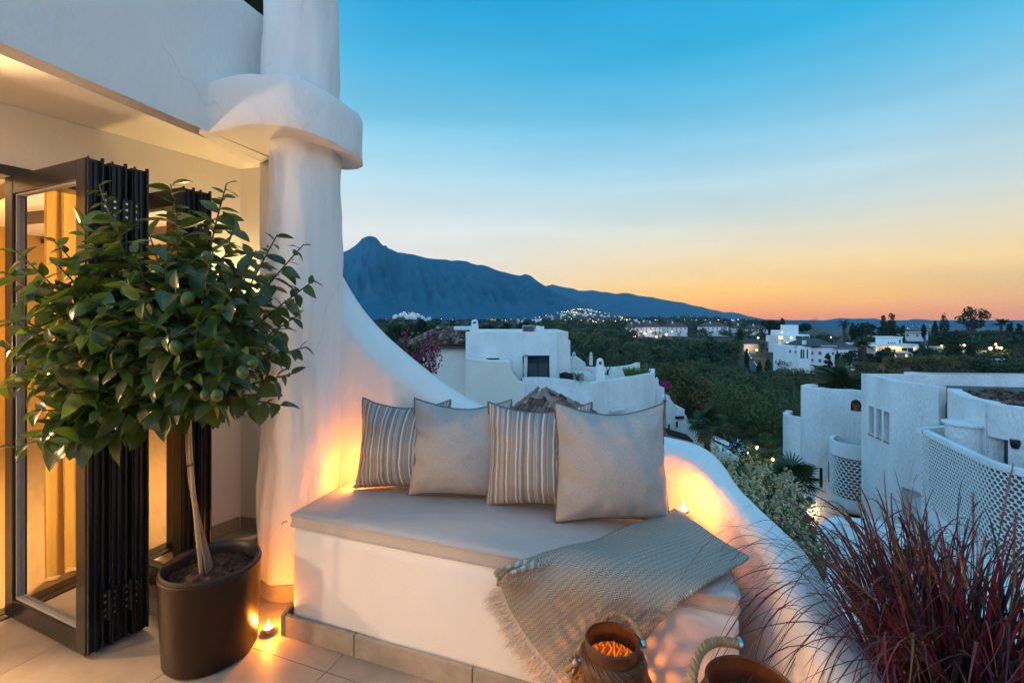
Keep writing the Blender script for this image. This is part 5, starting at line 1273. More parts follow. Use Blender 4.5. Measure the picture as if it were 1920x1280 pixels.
MB().slab([P(1354, 846, d4-.04), P(1357, 846, d4-.04), P(1357, 839.5, d4-.04), P(1355.5, 838, d4-.04), P(1354, 839.5, d4-.04)], (0, .035, 0)).build('arched_opening', M['dark_glass'], Lw)
MB().add([P(1325, 817, 26), P(1340, 815, 27.5), P(1368, 830, 27.5), P(1366, 836, 26)], [(0,1,2,3)]).build('roof', M['plaster_far'], Lw)

# ------------------------------------------------------------------ white apartment block (right)
B = thing('apartment_block', 'large white apartment block with curved walls and honeycomb balcony screens at the right', 'building', (11, 12, -8))
zB = -.29
FB = catmull([(10.98,14.13),(10.84,13.5),(10.66,12.65),(10.74,12.0),(10.83,11.55)], 5)
s1, s2, s3 = (.17, .46), (.60, .87), (.99, 1.26)
sn0, sn1 = s_at_px(FB, 1690)[0], s_at_px(FB, 1727)[0]
hB = [(*s1, -2.07, -1.22), (*s2, -2.07, -1.22), (*s3, -2.07, -1.22), (sn0, sn1, -6.6, -3.15)]
m = MB(); at = wall_strip(m, FB, -10, zB, .25, hB, side=1, wob=.03); m.build('curved_wall', M['plaster_far'], B)
for h in hB[:3]:
    window_in(B, FB, 1, *h, .22, at, frame=False)
    p, n = at(h[0]); q, n2 = at(h[1]); m = MB(); m.slab([(p.x-.03, p.y, -2.10), (q.x-.03, q.y, -2.10), (q.x-.03, q.y, -2.075), (p.x-.03, p.y, -2.075)], (.2, 0, 0)); m.build('sill', M['terracotta'], B)
p, n = at(sn0); q, n2 = at(sn1); m = MB(); m.add([(p.x+.24, p.y, -6.6), (q.x+.24, q.y, -6.6), (q.x+.24, q.y, -3.15), (p.x+.24, p.y, -3.15)], [(0,1,2,3)]); m.build('recess_back', M['plaster_old'], B)
W2 = catmull([(10.98,11.45),(10.72,11.2),(10.55,10.9),(10.36,10.55),(10.15,10.0),(9.99,9.6)], 4)
m = MB(); wall_strip(m, W2, -10, zB-.03, .25, side=1, wob=.03); m.build('curved_wall', M['plaster_far'], B)
W3 = catmull([(10.15,9.72),(9.96,9.5),(10.0,9.15),(10.1,8.8),(10.12,8.0),(9.9,6.2)], 4)
sd0, sd1 = s_at_px(W3, 1852)[0], s_at_px(W3, 1890)[0]
hW = [(sd0, sd1, -2.79, -1.02)]
m = MB(); at = wall_strip(m, W3, -10, zB-.05, .25, hW, side=1, wob=.03); m.build('curved_wall', M['plaster_far'], B)
p, n = at(sd0); q, n2 = at(sd1); m = MB(); m.add([(p.x+.23, p.y, -2.79), (q.x+.23, q.y, -2.79), (q.x+.23, q.y, -1.02), (p.x+.23, p.y, -1.02)], [(0,1,2,3)]); m.build('balcony_door', M['dark_glass'], B)
MB().prism([(11.15, 14.0), (11.0, 12), (11.1, 11.4), (10.65, 10.3), (10.3, 9.5), (10.3, 6.2), (24, 6.2), (24, 13.2), (13.15, 14.85), (13.2, 13.9)], zB-.75, zB-.42).build('gravel_roof', M['gravel'], B)
m = MB(); wall_strip(m, [(11.05, 14.22), (12.0, 14.12), (13.1, 13.98), (13.02, 14.9), (17, 14.1), (24, 12.9)], -10, zB+.0, .2, side=1); m.build('rear_parapet', M['plaster_far'], B)
Pn, Nn = blob_pts([((0, 0, .05), (.16, .13, .07))], 46, 6); V, Q = quads(Pn, Nn, .05, 1.8, 6); cw = np_mesh('roof_weed', V, Q, mat('dry_roof_weed', (.16,.085,.055), .95, per_obj=.4))
for k in range(90):
    o = link('roof_weed', cw, B); o.location = (random.uniform(11.4, 18), random.uniform(9.6, 13.2), zB-.42); s = random.uniform(.4, 1.7); o.scale = (s*1.5, s*1.2, s*.8); o.rotation_euler.z = random.random()*6
# left, further part
FL = catmull([(11.7,17.9),(11.05,17.4),(10.93,17.0),(11.15,16.65),(11.55,16.4),(12.0,16.1),(12.35,15.6),(12.4,14.6)], 4)
zL = zpx(725, 17.0)
a0, a1 = s_at_px(FL, 1536), s_at_px(FL, 1543); b0, b1 = s_at_px(FL, 1553), s_at_px(FL, 1571); c0, c1 = s_at_px(FL, 1595), s_at_px(FL, 1615); g0, g1 = s_at_px(FL, 1590), s_at_px(FL, 1618)
hL = [(a0[0], a1[0], zpx(915, a0[1]), zpx(876, a0[1])), (b0[0], b1[0], zpx(906, b0[1]), zpx(866, b0[1])), (c0[0], c1[0], zpx(770, c0[1]), zpx(748, c0[1])), (g0[0], g1[0], zpx(980, g0[1]), zpx(952, g0[1]))]
m = MB(); at = wall_strip(m, FL, -10, zL, .3, hL, side=1, wob=.05); m.build('curved_wall', M['plaster_far'], B)
window_in(B, FL, 1, *hL[0], .2, at, frame=False); window_in(B, FL, 1, *hL[1], .2, at); 
window_in(B, FL, 1, *hL[3], .12, at, mt='frame_dark', frame=False)
pn, nq = at((c0[0]+c1[0])/2)
MB().prism([(11.2, 16.9), (12.2, 16.2), (12.5, 14.6), (16, 14.6), (16, 18), (11.7, 17.9)], zL-.8, zL-.5).build('flat_roof', M['gravel'], B)
fp = thing('flower_pot', 'red flower pot with a green plant in the arched opening of the white block', 'plant pot', (pn.x+nq.x*.15, pn.y+nq.y*.15, hL[2][2]))
cx_ = Vector((pn.x+nq.x*.12, pn.y+nq.y*.12, hL[2][2]))
MB().lathe([(.09, .005), (.13, .2), (.145, .2), (.145, .24), (.12, .24)], cx_, 16, True).build('pot', M['terracotta'], fp, smooth=40)
Pn, Nn = blob_pts([((cx_.x, cx_.y, cx_.z+.30), (.17, .14, .12))], 90, 4); V, Q = quads(Pn, Nn, .07, 1.6, 4); link('plant', np_mesh('plant', V, Q, M['fol_mid']), fp)
# arch head over that opening
ha = hL[2]; p, n = at(ha[0]); q, n2 = at(ha[1]); t = (q-p); m = MB()
arc = [p+t*(.5-.5*cos(pi*k/10)) for k in range(11)]; zz = [ha[3]-.17+.17*sin(pi*k/10) for k in range(11)]
for k in range(10): m.slab([(arc[k].x, arc[k].y, zz[k]), (arc[k+1].x, arc[k+1].y, zz[k+1]), (arc[k+1].x, arc[k+1].y, ha[3]+.002), (arc[k].x, arc[k].y, ha[3]+.002)], (n.x*.298, n.y*.298, 0))
m.build('arch_head', M['plaster_far'], B)
FLL = catmull([(11.3,18.7),(10.78,18.1),(10.68,17.6),(10.95,17.25)], 4)
m = MB(); wall_strip(m, FLL, -10, zpx(779, 17.6), .2, side=1); m.build('low_bay', M['plaster_far'], B)
# honeycomb screens
def screen(path, z0, z1, cell, dep, side=1):
    mb = MB(); cum = [0.0]; pv = [Vector(p) for p in path]
    for a, b in zip(pv, pv[1:]): cum.append(cum[-1]+(b-a).length)
    def at_(s):
        i = 0; s = min(max(s, 0), cum[-1]-1e-6)
        while cum[i+1] < s: i += 1
        d = (pv[i+1]-pv[i]).normalized(); return pv[i]+d*(s-cum[i]), d, Vector((-d.y, d.x))*side
    rh = cell*.66; nrow = int((z1-z0)/rh); ncol = int(cum[-1]/cell)
    for j in range(nrow):
        for i in range(ncol):
            s = (i+.5+(.5 if j % 2 else 0))*cell
            if s > cum[-1]-cell*.3: continue
            p, d, n = at_(s); z = z0+(j+.5)*rh; vs = []
            for r, o in ((cell*.535, 0), (cell*.445, 0), (cell*.445, dep), (cell*.535, dep)):
                for k in range(8):
                    a = 2*pi*(k+.5)/8; q = p+d*(r*cos(a))+n*o; vs.append((q.x, q.y, z+r*.80*sin(a)))
            mb.add(vs, [(k+8*w, k+8*((w+1) % 4), (k+1) % 8+8*((w+1) % 4), (k+1) % 8+8*w) for w in range(4) for k in range(8)])
    return mb
M['balcony_shade'] = mat('taupe_balcony_shade', (.17,.145,.13), .95)  # dark taupe that stands in for the shade inside the balconies
BP = catmull([(9.48,10.5),(9.18,9.75),(8.86,8.95),(8.62,8.35),(8.56,8.0),(8.62,7.55),(8.75,6.9),(8.8,6.2)], 5)
zr, zs_ = -1.12, -2.82
kind(screen(BP, zs_, zr-.10, .104, .02).build('honeycomb_screen', M['plaster_flat'], B), 'stuff')
m = MB(); wall_strip(m, BP, zr-.11, zr, .13, side=1); m.build('balcony_rail', M['plaster_far'], B, bevel=.02)
RP = [(9.50,10.54),(10.5,10.8)]
kind(screen(RP, zs_, zr-.10, .104, .02).build('honeycomb_screen', M['plaster_flat'], B), 'stuff')
m = MB(); wall_strip(m, RP, zr-.11, zr, .13, side=1); m.build('balcony_rail', M['plaster_far'], B)
BPl = [(Vector(p)+Vector((.16, .02))) for p in BP]; m = MB(); wall_strip(m, BPl, zs_, zr-.12, .03, side=1); m.build('screen_shade_sheet', M['balcony_shade'], B)  # added dark sheet, painted shade behind the screen
m = MB(); wall_strip(m, BP, -10, zs_, .2, side=1); m.build('balcony_base', M['plaster_far'], B)
MB().prism([(9.6, 10.5), (8.95, 8.8), (8.75, 8.0), (8.95, 6.2), (9.85, 6.2), (10.0, 9.3), (10.4, 10.6)], zs_-.1, zs_+.02).build('balcony_floor', M['plaster_old'], B)
nc_ = MB().lathe([(.34, -2.78), (.34, -.92), (.40, -.90), (.40, -.86), (.2, -.82)], (10.02, 10.05, 0), 20); nc_.build('round_cupboard', M['plaster_far'], B, smooth=40)
wl = thing('wall_light', 'small dark half-round wall light on the white block above the balcony', 'lamp', P(1906, 832, 8.9))
q, nq2 = at_w3 = (Vector((10.06, 8.93)), None); MB().lathe([(.001, -.09), (.05, -.085), (.075, -.02), (.08, .07), (.07, .09), (.001, .09)], (10.02, 9.06, zpx(832, 9.06)), 14).build('shade', M['frame_dark'], wl, smooth=50)
# small balcony
SB = catmull([(11.55,16.3),(11.05,15.85),(10.87,15.4),(10.92,15.0),(11.25,14.7),(11.6,14.55)], 5)
zs0, zs1, zs2, zs3 = zpx(951, 15.3), zpx(928, 15.3), zpx(853, 15.3), zpx(828, 15.3)
kind(screen(SB, zs1, zs2, .15, .05).build('honeycomb_screen', M['plaster_flat'], B), 'stuff')
m = MB(); wall_strip(m, [(Vector(p)+Vector((.14, 0))) for p in SB], zs1, zs2, .03, side=1); m.build('screen_shade_sheet', M['balcony_shade'], B)  # same painted shade sheet behind the small balcony's screen
m = MB(); wall_strip(m, SB, zs2, zs3, .12, side=1, wob=.03); m.build('balcony_rail', M['plaster_old'], B)
m = MB(); SBi = [Vector(p) for p in SB]; cc = Vector((11.6, 15.4)); m.grid([[(p.x, p.y, z) for p in [cc+(v-cc)*k for v in SBi]] for k, z in ((1, zs1), (1, zs0+.1), (.93, zs0), (.6, zs0-.12), (.2, zs0-.14))]); m.build('balcony_base', M['plaster_far'], B, smooth=60)
MB().prism([tuple(cc+(v-cc)*.95) for v in SBi]+[(12, 15.4)], zs3-.35, zs3-.3).build('balcony_planter_soil', M['gravel'], B)
# wall lantern
wlp, wln = at(s_at_px(FL, 1519)[0]) if False else (Vector((10.93, 17.0)), Vector((1, 0)))
wd = thing('wall_lantern', 'black iron wall lantern on the corner of the white block', 'lamp', P(1517, 945, 16.7))
lc = P(1517, 939, 16.75)
MB().lathe([(.06, -.16), (.115, .05), (.12, .06)], lc, 6, False).build('glass_cage', M['glass'], wd); m = MB()
for k in range(6):
    a = 2*pi*k/6; m.tube([lc+Vector((.06*cos(a), .06*sin(a), -.16)), lc+Vector((.118*cos(a), .118*sin(a), .055))], .010, 4)
m.lathe([(.14, .055), (.13, .08), (.05, .15), (.02, .2), (.001, .22)], lc, 12); m.lathe([(.065, -.18), (.065, -.155)], lc, 8); m.build('cage', M['iron'], wd)
m = MB(); m.tube([lc+Vector((0, 0, -.18)), lc+Vector((0, .0, -.26)), lc+Vector((.22, .15, -.26)), lc+Vector((.36, .28, -.2))], .014, 6); m.build('bracket', M['iron'], wd)
plight('added_wall_glow', lc+Vector((-.15, -.15, -.35)), WALL_GLOW, .08, (1, .62, .3), wd)  # warm light added below the unlit lantern for the glow on the wall
# lower roofs between our wall and the block
Lr = thing('low_roof', 'low white roof with curved parapets below the apartment block', 'building', (7, 9, -8))
m = MB(); wall_strip(m, catmull([(5.3,7.6),(5.85,8.7),(6.15,9.4),(6.7,9.95),(7.4,10.4),(8.0,10.3),(8.65,9.97)], 4), -9, -3.1, .2, side=-1, wob=.04); m.build('parapet', M['plaster_far'], Lr)
MB().prism([(3.4, 4.6), (8.7, 4.6), (8.7, 9.9), (7.4, 10.3), (6.2, 9.3), (5.3, 7.5)], -3.6, -3.42).build('roof', M['plaster_far'], Lr)
m = MB(); wall_strip(m, catmull([(4.5,6.4),(5.4,7.3),(6.4,8.0),(7.4,8.2),(8.5,7.9)], 4), -3.42, -3.1, .18, side=-1, wob=.03); m.build('inner_parapet', M['plaster_far'], Lr)
fg = thing('planter_pot', 'small pot with green plant on the low white roof below the block', 'plant pot', (7.55, 8.6, -3.42))
MB().lathe([(.1, 0), (.14, .22), (.12, .22)], (7.55, 8.6, -3.42), 14).build('pot', M['terracotta'], fg, smooth=40)
Pn, Nn = blob_pts([((7.55, 8.6, -3.05), (.2, .2, .18))], 80, 9); V, Q = quads(Pn, Nn, .08, 1.7, 9); link('plant', np_mesh('plant', V, Q, M['fol_mid']), fg)
# ------------------------------------------------------------------ plants close to the terrace
# flowering shrub below the wall
sh = thing('flowering_shrub', 'large shrub with cream flower plumes just beyond the right curve of the wall', 'shrub', (2.1, 4.0, -5))
rs_ = random.Random(31); blobs = []
for (px, py, d, r) in [(1345,868,4.6,.30),(1372,878,4.5,.33),(1352,905,4.2,.34),(1395,905,4.3,.36),(1430,900,4.6,.30),(1450,930,4.4,.36),(1415,945,4.0,.36),(1470,965,4.1,.34),(1440,990,3.8,.34),(1490,995,4.2,.30),(1380,940,3.9,.36),(1405,985,3.6,.36),(1330,845,4.8,.22),(1350,950,3.7,.4),(1465,1030,3.7,.36)]:
    p = P(px, py+24, d); r *= .92; blobs.append(((p.x, p.y, p.z-.1), (r, r, r)))
Pn, Nn = blob_pts(blobs, 5200, 3, .3, .55); V, Q = quads(Pn, Nn, .05*np.random.default_rng(1).uniform(.6, 1.4, len(Pn)), 1.9, 3); kind(link('foliage', np_mesh('foliage', V, Q, M['fol_shrub']), sh), 'stuff')
Pc, Nc = blob_pts(blobs, 560, 5, .9, .93); keep = Nc[:, 2] > -.15; Pc, Nc = Pc[keep], Nc[keep]; PV, PN = [], []; g = np.random.default_rng(4)
for p, n in zip(Pc, Nc):                                 # each panicle: a cone of tiny florets
    n = n/np.linalg.norm(n); n = n+np.array([0, 0, .5]); n /= np.linalg.norm(n); k = 36; t = g.random(k)**.8; L_ = g.uniform(.10, .20)
    rr = .036*(1-t)+.006; u = g.normal(size=(k, 3)); PV.append(p+n*(t*L_)[:, None]+u*rr[:, None]*.7); PN.append(u+n*.4)
Pn, Nn = np.concatenate(PV), np.concatenate(PN); V, Q = quads(Pn, Nn, .0185*g.uniform(.6, 1.5, len(Pn)), 1.3, 8); kind(link('flower_plumes', np_mesh('flower_plumes', V, Q, M['fol_cream']), sh), 'stuff')
m = MB()
for (c, r) in blobs: m.tube([(2.0+.3*rs_.random(), 4.0, -5), ((2.0+c[0])/2, (4+c[1])/2, -2.2), c], [.03, .02, .006], 5)
m.build('stems', M['bark'], sh)
# bougainvillea
bg_ = thing('bougainvillea', 'magenta bougainvillea growing behind the curved wall, in front of the tiled roof', 'shrub', (-1.3, 5.4, -5))
m = MB(); cl = []
for (px, py) in [(755,640),(748,655),(762,632),(772,650),(786,668),(800,655),(822,660),(815,640),(795,690),(808,684),(775,690),(760,675),(790,645),(812,632),(770,705),(790,712),(745,670),(780,660),(765,660)]:
    d = 5.4+rs_.uniform(-.4, .4); tip = P(px, py, d); b0_ = Vector((-1.15, 5.4, -2.2)); mid = P(780, 730, 5.4).lerp(tip, .45)
    c = [b0_*(1-t)**2+mid*2*t*(1-t)+tip*t*t for t in [i/10 for i in range(11)]]; m.tube(c, [.012*(1-.85*i/10)+.001 for i in range(11)], 5); cl += [(c[6], .5), (c[7], .6), (c[8], .8), (c[9], 1), (c[10], 1), (c[10]+Vector((rs_.uniform(-.05,.05), 0, rs_.uniform(-.05,.05))), 1)]
m.build('stems', M['bark'], bg_)
def scatter(cl, n, spread, size, seed, asp=1.3):
    g = np.random.default_rng(seed); Pn = []
    for (c, w) in cl: Pn.append(np.array(c)+g.normal(size=(int(n*w), 3))*spread)
    Pn = np.concatenate(Pn); return quads(Pn, g.normal(size=Pn.shape)+np.array([0, -.4, .4]), size*g.uniform(.6, 1.4, len(Pn)), asp, seed)
V, Q = scatter([c for c in cl if rs_.random() < .62], 17, .034, .030, 2); kind(link('bracts', np_mesh('bracts', V, Q, M['bract']), bg_), 'stuff')
V, Q = scatter(cl, 5, .045, .026, 3); kind(link('faded_bracts', np_mesh('faded_bracts', V, Q, M['bract_dry']), bg_), 'stuff')
V, Q = scatter(cl, 7, .05, .034, 5, 1.8); kind(link('leaves', np_mesh('leaves', V, Q, M['fol_mid']), bg_), 'stuff')
# plant on the upper terrace
up = thing('potted_plant', 'dark broad-leaved plant on the balcony above, beside the upper column', 'plant', (-1.55, 2.7, 2.7))
MB().lathe([(.12, 2.56), (.15, 2.8), (.13, 2.8)], (-1.6, 2.75, 0), 16).build('pot', M['pot'], up)
LB = leaf_mesh(.42, .075, .2, .25, M['fol_dark'])
for k in range(16):
    o = link('leaf', LB, up); o.location = (-1.58, 2.72, 2.85+.03*k); o.rotation_euler = (rs_.uniform(.1, 1.0), 0, k*2.4)
# terrace plants on the neighbour house
def spiky(label, px, py, d, ln, n, zb, m_='palm', group='spiky plants on the neighbour terrace'):
    c = P(px, py, d); t = thing('spiky_plant', label, 'plant', (c.x, c.y, c.z), group); me = None
    mm = MB(); mm.grid([[(-.028*g_, f, .25*f-.55*f*f), (.028*g_, f, .25*f-.55*f*f)] for f, g_ in ((0, .6), (.4, 1), (.75, .7), (1, .05))]); me = mm.mesh('leaf', M[m_])
    r = random.Random(int(px))
    for k in range(n):
        o = link('leaf', me, t); o.location = c; o.rotation_euler = (r.uniform(.1, 1.35), 0, k*2.4); o.scale = (ln*1.2, ln*r.uniform(.8, 1.1), ln)
    return t
spiky('spiky plant on the parapet corner beside the dark laundry', 1083, 714, 14.6, .42, 30, 0)
spiky('spiky plant behind the parapet, right of the tall white chimney', 1139, 703, 16.2, .40, 26, 0)
spiky('small spiky plant at the foot of the drain pipe', 977, 714, 15.9, .22, 18, 0)
spiky('tall spiky plant far back on the terrace between the two slim chimneys', 1097, 680, 23, .75, 30, 0)
spiky('spiky plant in the far corner of the rear parapet', 1171, 684, 20.8, .35, 22, 0)
gs = MB()
for k in range(260):
    px = rs_.uniform(1172, 1216); d = 15.75+(px-1172)*.0265; b0_ = P(px, 705, d+.35); tp_ = b0_+Vector((rs_.uniform(-.14, .14), rs_.uniform(-.1, .1), rs_.uniform(.15, .34))); gs.grid([[b0_+Vector((-.012, 0, 0)), b0_+Vector((.012, 0, 0))], [tp_+Vector((-.004, 0, 0)), tp_+Vector((.004, 0, 0))]])
tg = gs.build('planter_grass', M['fol_lit']); tag(kind(tg, 'stuff'), 'strip of grass in the planter along the neighbour parapet', 'grass')
def bush(name, label, px, py, d, r, m_, n=400, lf=.09, cat='bush', group=None, rz=None):
    c = P(px, py, d); t = thing(name, label, cat, (c.x, c.y, ground(c.x, c.y)), group)
    Pn, Nn = blob_pts(crown_blobs(tuple(c), r, rz or r*.8, 8, int(px)), n, int(px)); V, Q = quads(Pn, Nn, lf*np.random.default_rng(2).uniform(.6, 1.4, len(Pn)), 1.5, int(py))
    link('foliage', np_mesh('foliage', V, Q, m_), t); MB().tube([(c.x, c.y, min(ground(c.x, c.y), c.z-r)), c], [.05, .02], 6).build('stem', M['bark'], t); return t
bush('bougainvillea', 'small bright pink bougainvillea beside the slim chimney of the stepped house', 1247, 722, 20.5, .25, M['bract'], 200, .06)
bush('hydrangea', 'pale blue flowering bush beside the low white house', 1378, 838, 30, .8, M['fol_mid'], 500, .14)
bush('round_bush', 'clipped round green bush in the garden, lit from below', 1402, 838, 38, .75, M['fol_lit'], 400, .13)
bush('garden_tree', 'light green rounded tree in the garden below the forest', 1445, 828, 42, 1.25, M['fol_lit'], 700, .16)
Pn, Nn = blob_pts(crown_blobs(tuple(P(1378, 838, 29.6)), .85, .65, 8, 1378), 90, 77, .3, .95); V, Q = quads(Pn, Nn, .14, 1.1, 5); kind(link('flowers', np_mesh('flowers', V, Q, mat('pale_blue_flower', (.4,.45,.62), .9)), bpy.data.objects['hydrangea']), 'stuff')
def hedge(label, px0, px1, yt, yb, d, dep):
    a, b = P(px0, yb, d), P(px1, yb, d); zt_ = zpx(yt, d); t = thing('hedge', label, 'hedge', ((a.x+b.x)/2, d, a.z), 'clipped hedges in the garden below'); g = np.random.default_rng(int(px0+yt)); n = int((b.x-a.x)*(zt_-a.z+dep)*70)
    u = g.random((n, 3)); f = g.integers(0, 3, n); Pn = np.array([a.x, d, a.z])+u*np.array([b.x-a.x, dep, zt_-a.z]); Pn[f == 0, 1] = d; Pn[f == 1, 2] = zt_; N_ = g.normal(size=(n, 3))*.5; N_[f == 0, 1] -= 1; N_[f == 1, 2] += 1
    V, Q = quads(Pn+g.normal(size=(n, 3))*.05, N_, .14*g.uniform(.6, 1.4, n), 1.4, int(px0)); link('foliage', np_mesh('foliage', V, Q, M['fol_mid']), t); MB().box(((a.x+b.x)/2, d+dep/2+.05, (zt_+a.z)/2-.05), (b.x-a.x-.15, dep-.15, zt_-a.z-.05)).build('dense_core', M['fol_dark'], t)
hedge('longest clipped hedge at the front of the garden, below the garden lamp', 1386, 1500, 872, 884, 34, .8)
hedge('clipped hedge left of the garden lamp, behind the front hedge', 1388, 1436, 860, 870, 36.5, .7)
hedge('high clipped hedge behind the round lit bush', 1388, 1480, 847, 857, 40, .7)
gl = thing('garden_lamp', 'glowing garden lamp among the hedges, above the dark palm', 'lamp', P(1449, 870, 33.5))
MB().tube([P(1449, 882, 33.5), P(1449, 865, 33.5)], .03, 6).build('post', M['iron'], gl); MB().lathe([(.001, -.1), (.09, -.04), (.1, .03), (.05, .1), (.001, .11)], P(1449, 861, 33.5), 12).build('globe', M['far_lamp'], gl, smooth=60)
plight('lamp_light', P(1449, 858, 33.2), 120, .12, (1, .68, .2), gl)
gl2 = thing('garden_spotlight', 'small garden light shining on the round lit bush', 'lamp', P(1402, 848, 37)); MB().lathe([(.03, 0), (.06, .1), (.001, .1)], P(1402, 850, 37), 8).build('shade', M['far_lamp'], gl2); plight('lamp_light', P(1402, 846, 36.6), 60, .1, (1, .8, .25), gl2)
gl3 = thing('garden_spotlight', 'small garden light at the end of the path, right of the round lit bush', 'lamp', P(1418, 844, 40)); MB().lathe([(.03, 0), (.12, .25), (.001, .25)], P(1419, 842, 39.6), 8).build('shade', M['far_lamp'], gl3); plight('lamp_light', P(1420, 838, 39.2), 60, .1, (1, .7, .2), gl3)
palm('fan palm with hanging dry fronds beside the scalloped white gable', 1326, 795, 20, .88, 850)
palm('dark fan palm beside the corner of the apartment block', 1488, 905, 13.2, .86, 980, dry=4)
palm('feathery palm rising behind the corner of the apartment block', 1578, 724, 27, 1.9, 760, 'pin', 30, 0, zb=-8)
tree('eucalyptus_tree', 'olive brown eucalyptus nearest the terrace planter, left of the group', 1232, 800, 668, 70, 62, M['fol_brown'], nl=2200, nb=26, leaf=.24, group=None)
tree('eucalyptus_tree', 'tallest olive brown eucalyptus in the middle of the group above the valley', 1275, 815, 676, 78, 60, M['fol_brown'], nl=2600, nb=28, leaf=.24)
tree('eucalyptus_tree', 'rounded olive brown eucalyptus at the right end of the group', 1312, 820, 702, 56, 58, M['fol_brown'], nl=1600, nb=22, leaf=.23)
tree('eucalyptus_tree', 'small olive brown tree low behind the scalloped gable', 1250, 815, 735, 50, 52, M['fol_brown'], nl=1100, nb=18, leaf=.2)
# dark trees behind the neighbour house
for i, (px, yb, yt, w, d, lb) in enumerate([(745,655,606,34,75,'dark tree at the left end of the treeline beside the curved wall'),(775,652,602,42,80,'large dark tree left of the tiled roof'),(812,648,607,40,85,'dark round tree directly behind the tiled roof'),(845,640,606,30,110,'dark tree behind the white roof turret'),
        (735,670,622,36,60,'lower dark tree beside the curved wall'),(790,640,598,22,120,'small upright dark tree in front of the white hill village'),(948,640,604,20,120,'small dark tree above the flat roof, left of the roof unit'),(982,640,602,26,110,'dark tree directly behind the grey roof unit'),(915,636,607,26,130,'dark low tree right of the white chimney')]):
    tree('evergreen_tree', lb, px, yb, yt, w, d, M['fol_dark'], nl=800, nb=16, leaf=d*.0032)
# ------------------------------------------------------------------ trees on the far ridge
tr = [('pine_tree','tall dark pine at the left of the skyline trio',1658,652,592,26,235,'cone','fol_dark'),('pine_tree','tallest dark pine in the middle of the skyline trio',1672,652,587,30,238,'cone','fol_dark'),('pine_tree','narrow dark pine at the right of the skyline trio',1692,650,600,12,242,'cone','fol_dark'),('pine_tree','broad lower pine in front of the skyline trio',1665,655,606,44,232,'round','fol_dark'),
 ('cypress_tree','tall cypress standing against the sunset sky',1770,640,589,15,228,'cypress','fol_dark'),('cypress_tree','slim cypress left of the tall one',1753,640,603,9,232,'cypress','fol_dark'),('cypress_tree','small cypress above the low villa roofs',1732,634,608,7,240,'cypress','fol_dark'),
 ('broadleaf_tree','big spreading tree highest on the right skyline',1824,640,573,48,230,'round','fol_dark'),('stone_pine','flat-topped stone pine on the right skyline',1838,660,616,96,210,'umbrella','fol_dark'),('stone_pine','flat-topped stone pine left of the big spreading tree',1790,655,620,40,215,'umbrella','fol_dark'),
 ('yew_tree','dark egg-shaped tree in front of the low villa',1786,672,628,27,175,'cypress','fol_dark'),('yew_tree','small dark egg-shaped tree near the street lamps',1823,672,645,17,175,'cypress','fol_dark'),
 ('pine_tree','dark conifer at the right end of the skyline',1911,632,605,16,225,'cone','fol_dark'),('pine_tree','slim conifer at the right skyline, left of the last one',1896,632,606,8,230,'cone','fol_dark'),('cypress_tree','slim cypress right of the feathery skyline palm',1891,632,607,6,236,'cypress','fol_dark'),
 ('broadleaf_tree','dark rounded trees left of the yellow-lit villa',1448,628,600,36,270,'round','fol_dark'),('broadleaf_tree','dark rounded tree just above the yellow-lit villa',1505,625,606,30,280,'round','fol_dark'),('pine_tree','dark pine behind the yellow-lit villa',1467,620,598,14,285,'cone','fol_dark'),
 ('broadleaf_tree','dark tree mass left of the skyline pines',1620,640,604,40,250,'round','fol_dark'),('broadleaf_tree','small dark tree beside the brown palm',1600,636,607,14,255,'cypress','fol_dark'),
 ('fir_tree','pointed fir in front of the blue-lit white house',1552,694,663,20,140,'cone','fol_dark'),('cypress_tree','thin cypress in front of the white house corner',1570,698,659,8,140,'cypress','fol_dark'),('broadleaf_tree','dark spreading tree at the right end of the white house',1593,695,655,40,138,'round','fol_dark'),('broadleaf_tree','dark tree in front of the lit pavilion villa',1656,690,656,34,150,'round','fol_dark'),('palm_like_tree','round palm-like tree before the pavilion pillar',1664,680,650,24,160,'round','fol_mid'),
 ('broadleaf_tree','low dark tree right of the pavilion villa',1745,680,650,60,165,'round','fol_dark'),
 ('cypress_tree','dark cypress left of the road',1388,648,617,11,250,'cypress','fol_dark'),('cypress_tree','slim cypress beside the bend in the road',1400,690,655,8,160,'cypress','fol_dark'),('cypress_tree','slim cypress right of the road, above the valley',1424,705,678,9,150,'cypress','fol_dark'),('cypress_tree','dark cypress at the foot of the road',1440,700,672,12,150,'cypress','fol_dark'),
 ('olive_tree','olive brown tree above the flat white parapet, first from the left',1618,712,676,46,105,'round','fol_brown'),('olive_tree','olive brown tree above the parapet corner',1680,708,665,40,110,'round','fol_brown'),('olive_tree','olive brown tree below the pavilion villa',1715,704,668,42,112,'round','fol_brown'),('olive_tree','wide olive brown tree in the middle of the row above the gravel roof',1760,704,664,58,112,'round','fol_brown'),('olive_tree','olive brown tree right of the dark egg-shaped tree',1805,703,664,46,115,'round','fol_brown'),('olive_tree','olive brown tree above the far parapet, at the right',1845,704,672,46,112,'round','fol_mid'),('olive_tree','grey green tree at the right edge above the gravel roof',1895,706,678,50,105,'round','fol_mid'),('olive_tree','olive brown tree behind the honeycomb block, left of its corner',1560,725,690,56,95,'round','fol_brown'),('olive_tree','grey brown tree on the near slope, left of the white block',1490,735,690,60,98,'round','fol_brown')]
for (nm, lb, px, yb, yt, w, d, shp, fm) in tr:
    tree(nm, lb, px, yb, yt, w, d, M[fm], shp, nl=900 if w > 25 else 420, nb=18, leaf=d*.0030 if shp != 'umbrella' else d*.0024, asp=1.5)
bt = thing('bare_tree', 'bare thin-branched tree behind the white house', 'tree', P(1528, 645, 215)); m = MB(); q = P(1528, 650, 215); r2 = random.Random(4)
